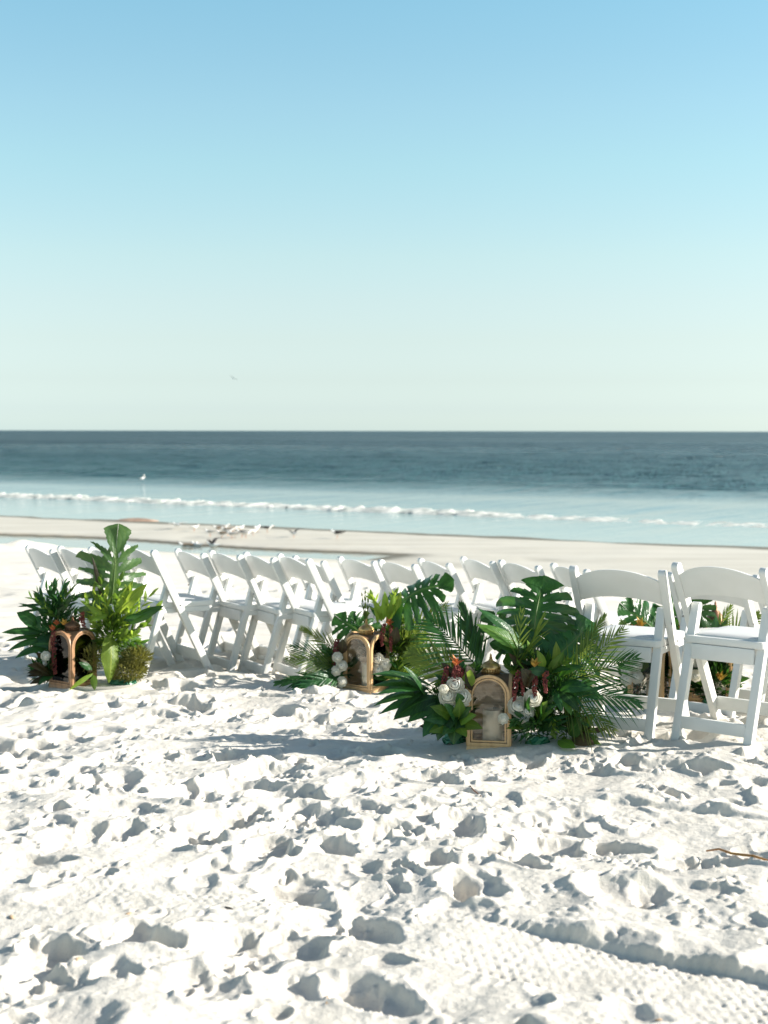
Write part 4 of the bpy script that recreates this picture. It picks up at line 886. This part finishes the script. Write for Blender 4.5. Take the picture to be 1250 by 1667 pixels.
# --- far right arrangement, seen through the near chairs
A4 = Arr(1105, 1143, 'flower arrangement seen between the seats and legs of the near chairs at right')
h4 = A4.p(1105, 1090, .05)
A4.mon((1075, 1038, .0), (1012, 985, .0), .62, n=(0, -.85, .5), hub=h4); A4.mon((1085, 1040, .05), (1100, 968, .1), .6, hub=h4); A4.mon((1120, 1030, .0), (1150, 968, .0), .5, hub=h4)
A4.fr((1140, 1080, -.02), (1190, 985, -.06), ll=.14, pairs=20, ang=34); A4.fr((1150, 1075, 0), (1235, 1000, .0), ll=.2, pairs=22, ang=50, lw=.006)
A4.fr((1060, 1080, 0), (1010, 1010, -.05), ll=.13, pairs=18, ang=36)
for (x, y) in [(1165, 1000), (1185, 1005), (1200, 1020), (1140, 1000), (1172, 1015)]: A4.lf((1160, 1060, -.03), (x, y, -.08), .14, m=L_dark)
A4.spray((1040, 1100, 0), None, 22, .14, .22, [L_dark, L_dark, L_mid], (0, 190), seed=31); A4.spray((1165, 1105, 0), None, 34, .14, .2, [L_dark, L_dark, L_mid], (-10, 190), seed=32); A4.spray((1100, 1100, .02), None, 22, .14, .2, [L_dark, L_mid], (-10, 190), seed=33)
A4.tuft(1165, 1105, 0, (.12, .08, .13), L_dark, n=700, ln=.07, wd=.007); A4.tuft(1040, 1100, .02, (.10, .08, .13), L_dark, n=500, ln=.07, wd=.007); A4.tuft(1100, 1095, .05, (.15, .06, .14), L_dark, n=600, ln=.07, wd=.007)
for i, (x, y, r) in enumerate([(1022, 1092, .034), (1034, 1084, .034), (1036, 1102, .034), (1020, 1106, .03), (1132, 1100, .03)]): A4.rose(x, y, -.12 - .01*i, r)
A4.am((1028, 1026, -.06), (1030, 1050, -.08), r=.01, n=90); A4.am((1105, 1030, -.04), (1106, 1060, -.06), r=.014, n=120); A4.am((1152, 1022, -.06), (1142, 1050, -.06), r=.014, n=120)
A4.br(1042, 1022, -.08, .06, yellow_m); A4.br(1032, 1030, -.08, .05, orange_m); A4.br(1108, 1026, -.06, .035, yellow_m); A4.br(1172, 1108, -.1, .06, yellow_m); A4.br(1148, 1030, -.08, .035, orange_m)
A4.foil(1165, 1140, -.02, .08, .07, 11)
l4 = lantern(A4.p(1162, 1143, .10) + A4.o, R(-24), 'tall lantern whose pointed dark dome shows under the right-edge chair back', fm=wood, dm=copper, sc=1.22, tall=.05)
l4.location.z = zg(l4.location.x, l4.location.y) - .006
candle(l4.location + Vector((.02, -.02, .018)), .045, .16, 'candle in the tall lantern behind the right-edge chair')
l5 = lantern(A4.p(1057, 1143, -.04) + A4.o, R(-24), 'small wooden lantern seen below the seat of the near chair with palm fronds')
l5.location.z = zg(l5.location.x, l5.location.y) - .006
candle(l5.location + Vector((.02, -.02, .0145)), .04, .13, 'candle in the small lantern below the near chair seat')

# ------------------------------------------------------------------ small things on the sand
twig_m = mat('dry_stalk', (.46, .23, .05), .6, var=(.30, .13, .04), vscale=14)
shell_m = mat('shell_tan', (.62, .45, .28), .5, var=(.45, .30, .18), vscale=60)
dark_m = mat('charred_bit', (.03, .028, .025), .8)
def stick(pts, r, name, label, cat, m):
    g3 = [ground(x, y) for x, y in pts]; base = g3[0].copy(); q_ = []
    for g in g3: q_.append(Vector((g.x, g.y, zg(g.x, g.y) + r*.9)) - base)
    hi_ = max(q_[k].z - (q_[0].z + (q_[-1].z - q_[0].z)*k/(len(q_)-1)) for k in range(len(q_)))
    for k in range(len(q_)): q_[k].z = max(q_[k].z, q_[0].z + (q_[-1].z-q_[0].z)*k/(len(q_)-1) + hi_*.6)
    o = MB().tube(q_, [r*(.6 + .5*math.sin(math.pi*min(1, (k+.6)/len(q_)))) for k in range(len(q_))], 7).build(name, m, None, smooth='all'); o.location = base
    return tag(o, label, cat)
stick([(1150, 1384), (1170, 1391), (1190, 1399), (1206, 1402), (1225, 1408), (1248, 1413), (1290, 1420)], .0042, 'dry_stalk', 'orange dry reed stalk lying on the sand at the right edge', 'stalk', twig_m)
stick([(566, 1618), (576, 1622), (586, 1624), (594, 1632)], .004, 'dry_twig', 'short brown twig on the sand near the bottom middle', 'twig', mat('twig_brown', (.14, .09, .05), .8))
stick([(532, 1596), (534, 1610), (531, 1624)], .0016, 'grass_stem', 'thin pale dry grass stem near the bottom middle', 'stem', twig_m)
stick([(765, 1276), (772, 1285), (783, 1294)], .0025, 'rootlet', 'small reddish root end in a hollow below the largest lantern', 'root', mat('root_red', (.20, .10, .06), .8))
def shard(px, py, r, label, m, seed):
    rr_ = random.Random(seed); g = ground(px, py); mb_ = MB(); N = 9; P = []
    for k, (f_, z) in enumerate([(1, 0), (.92, .12), (.62, .26), (.2, .3)]): P.append([(r*f_*math.cos(2*math.pi*j/N)*rr_.uniform(.75, 1.2), r*f_*.7*math.sin(2*math.pi*j/N)*rr_.uniform(.75, 1.2), r*z) for j in range(N)])
    mb_.grid(P, closed_v=True); mb_.f.append(tuple(3*N+j for j in range(N))); mb_.m.append(0)
    o = mb_.build('shell_fragment', m, None, smooth='all'); o.location = (g.x, g.y, zg(g.x, g.y)); o.rotation_euler = (rr_.uniform(-.3, .3), rr_.uniform(-.3, .3), rr_.uniform(0, 6)); tag(o, label, 'shell')
shard(372, 1471, .016, 'dark shell bit in the hollow left of the bottom centre', dark_m, 1)
shard(210, 1478, .014, 'tan shell fragment at the left, beside the old tyre track', shell_m, 2)
shard(20, 1482, .014, 'orange tan shell fragment near the left edge', shell_m, 3)
shard(1072, 1660, .010, 'tiny orange shell fragment at the bottom edge', shell_m, 4)
shard(318, 1247, .010, 'tiny dark shell bit on the bright sand left of centre', dark_m, 5)
shard(128, 1560, .016, 'pale tan shell fragment low at the left', shell_m, 6)

# ------------------------------------------------------------------ birds
b_white = mat('plumage_white', (.78, .76, .72), .7); b_grey = mat('plumage_grey', (.34, .33, .31), .75); b_dark = mat('plumage_dark', (.035, .032, .03), .8); b_bill = mat('bill_orange', (.55, .18, .04), .5); b_brown = mat('plumage_brown', (.22, .17, .12), .8)
def bird_mesh(wing_mat, flying=False, raised=False):
    root = empty('bird', (0, 0, 0))
    st = [(-.17, .004, .010, .02), (-.12, .022, .018, .008), (-.05, .042, .042, 0), (.02, .05, .05, 0), (.075, .038, .040, .012), (.105, .026, .028, .038), (.125, .026, .027, .058), (.145, .024, .025, .066), (.162, .012, .013, .064), (.168, .002, .002, .063)]
    P = [[(x, hw*math.cos(2*math.pi*k/12), z + hh*math.sin(2*math.pi*k/12)) for k in range(12)] for x, hw, hh, z in st]
    m_ = MB().grid(P, closed_v=True); m_.build('body', b_white, root, smooth='all')
    MB().tube([(.160, 0, .064), (.185, 0, .060), (.212, 0, .052)], [.007, .005, .001], 6).build('bill', b_bill, root, smooth='all')
    for sd in (-1, 1):
        if flying or raised:
            up_ = .55 if raised else .18
            P = []
            for q_, ch, x0, z in [(0, .10, .06, .03), (.12, .10, .075, .03+up_*.13), (.24, .085, .06, .03+up_*.20), (.36, .05, .01, .03+up_*.22), (.42, .008, -.05, .03+up_*.2)]:
                P.append([(x0, sd*(.03+q_), z+.004), (x0-ch*.5, sd*(.03+q_), z+.008), (x0-ch, sd*(.03+q_), z), (x0-ch*.5, sd*(.03+q_), z-.004)])
        else:
            P = []
            for x, y, z, h_ in [(.07, .040, .025, .012), (.03, .054, .02, .034), (-.05, .048, .02, .03), (-.13, .026, .028, .014), (-.21, .008, .036, .003)]:
                P.append([(x, sd*y, z+h_), (x, sd*(y+.006), z), (x, sd*y*.9, z-h_), (x, sd*y*.6, z)])
        MB().grid(P, closed_v=True).build('wing', wing_mat, root, smooth='all')
    if not flying:
        for sd in (-1, 1): MB().tube([(-.0, sd*.018, -.04), (-.004, sd*.02, -.08), (.0, sd*.02, -.125)], .004, 5).add([(.035, sd*.02-.018, -.124), (.035, sd*.02+.018, -.124), (-.004, sd*.02, -.122)], [(0, 1, 2)]).build('leg', b_bill, root)
    return root
PB = {'grey': bird_mesh(b_grey), 'dark': bird_mesh(b_dark), 'brown': bird_mesh(b_brown), 'up': bird_mesh(b_dark, raised=True), 'fly': bird_mesh(b_grey, flying=True), 'white': bird_mesh(b_white), 'whitefly': bird_mesh(b_white, flying=True)}
USED = set()
def bird(px, py, kind, yaw, label, sc=.8, on='bar', roll=0, d=None):
    src = PB[kind]; o = src if kind not in USED else copy_tree(src); USED.add(kind)
    if on == 'bar':
        g = ground(px, py + 3); o.location = (g.x, g.y, zg(g.x, g.y) + .15*sc)
    else: o.location = pix(px, py, d)
    sc *= 1.2; o.scale = (sc,)*3; o.rotation_euler = (roll, 0, yaw)
    tag(o, label, 'bird', 'shore birds resting on the sand bar' if on == 'bar' else 'flying birds')
flock = 'pale shore bird in the dense flock resting on the sand bar'
bird(288, 858, 'fly', 2.6, 'shore bird with spread wings at the left end of the flock, by the water edge')
bird(316, 861, 'white', .4, 'white shore bird standing alone just left of the dense flock', .75)
bird(342, 869, 'grey', 3.0, 'grey backed shore bird at the left front of the dense flock')
for x, y, k, a in [(355, 863, 'brown', 3.4), (364, 861, 'grey', .2), (368, 865, 'brown', 2.8), (361, 872, 'brown', 2.9), (379, 863, 'brown', .5), (385, 866, 'brown', 3.5), (377, 873, 'grey', 2.7), (371, 868, 'grey', .1), (392, 862, 'white', 1.0), (382, 872, 'grey', 3.3), (400, 872, 'grey', .3)]:
    bird(x, y, k, a, flock, random.uniform(.7, .85))
bird(394, 871, 'dark', 3.0, 'dark backed bird standing amid the pale flock on the sand bar', .9)
bird(412, 868, 'white', .6, 'pale bird at the right end of the flock, the nearer of two', .75); bird(419, 863, 'white', 1.2, 'pale bird at the right end of the flock, the farther of two', .8)
bird(435, 864, 'dark', .2, 'dark bird sitting alone right of the flock near the water edge', .85)
bird(478, 872, 'up', 2.4, 'bird with a raised dark wing and white breast right of the flock', .7)
bird(549, 874, 'dark', 3.1, 'black and white bird standing alone at the right end of the sand bar', .95)
bird(301, 893, 'brown', 3.3, 'brown backed bird at the pool, left one of the near group', .85); bird(311, 893, 'brown', .2, 'brown backed bird at the pool, middle one of the near group', .85)
bird(320, 893, 'white', 2.6, 'white bird at the pool, right one of the near group of three', .9); bird(347, 894, 'up', 2.9, 'bird with raised wings above the chair tops at the pool', .9)
bird(380, 616, 'fly', 2.2, 'lone bird flying high in the pale sky above the horizon', .75, 'air', R(28), 110)
bird(231, 779, 'whitefly', .5, 'white bird flying low over the sea at the left', .95, 'air', R(-20), 80)
# a brown patch of wet weed on the film of water
g = pix(220, 848, 45); k_ = (CAM_H - WATER_Z)/(CAM_H - g.z); g = Vector((0, 0, CAM_H)) + (g - Vector((0, 0, CAM_H)))*k_
P = []
for f_, z in [(1, -.03), (.9, .02), (.6, .06), (.25, .08), (.02, .085)]: P.append([(f_*.75*math.cos(2*math.pi*j/18)*random.uniform(.85, 1.15), f_*.5*math.sin(2*math.pi*j/18)*random.uniform(.85, 1.15), z*random.uniform(.7, 1.2)) for j in range(18)])
o = MB().grid(P, closed_v=True).build('weed_patch', mat('wet_weed', (.36, .25, .18), .7, var=(.26, .17, .12), vscale=6), None, smooth='all'); o.location = g; tag(o, 'low brownish patch washed up at the water edge above the tall leaf', 'seaweed')
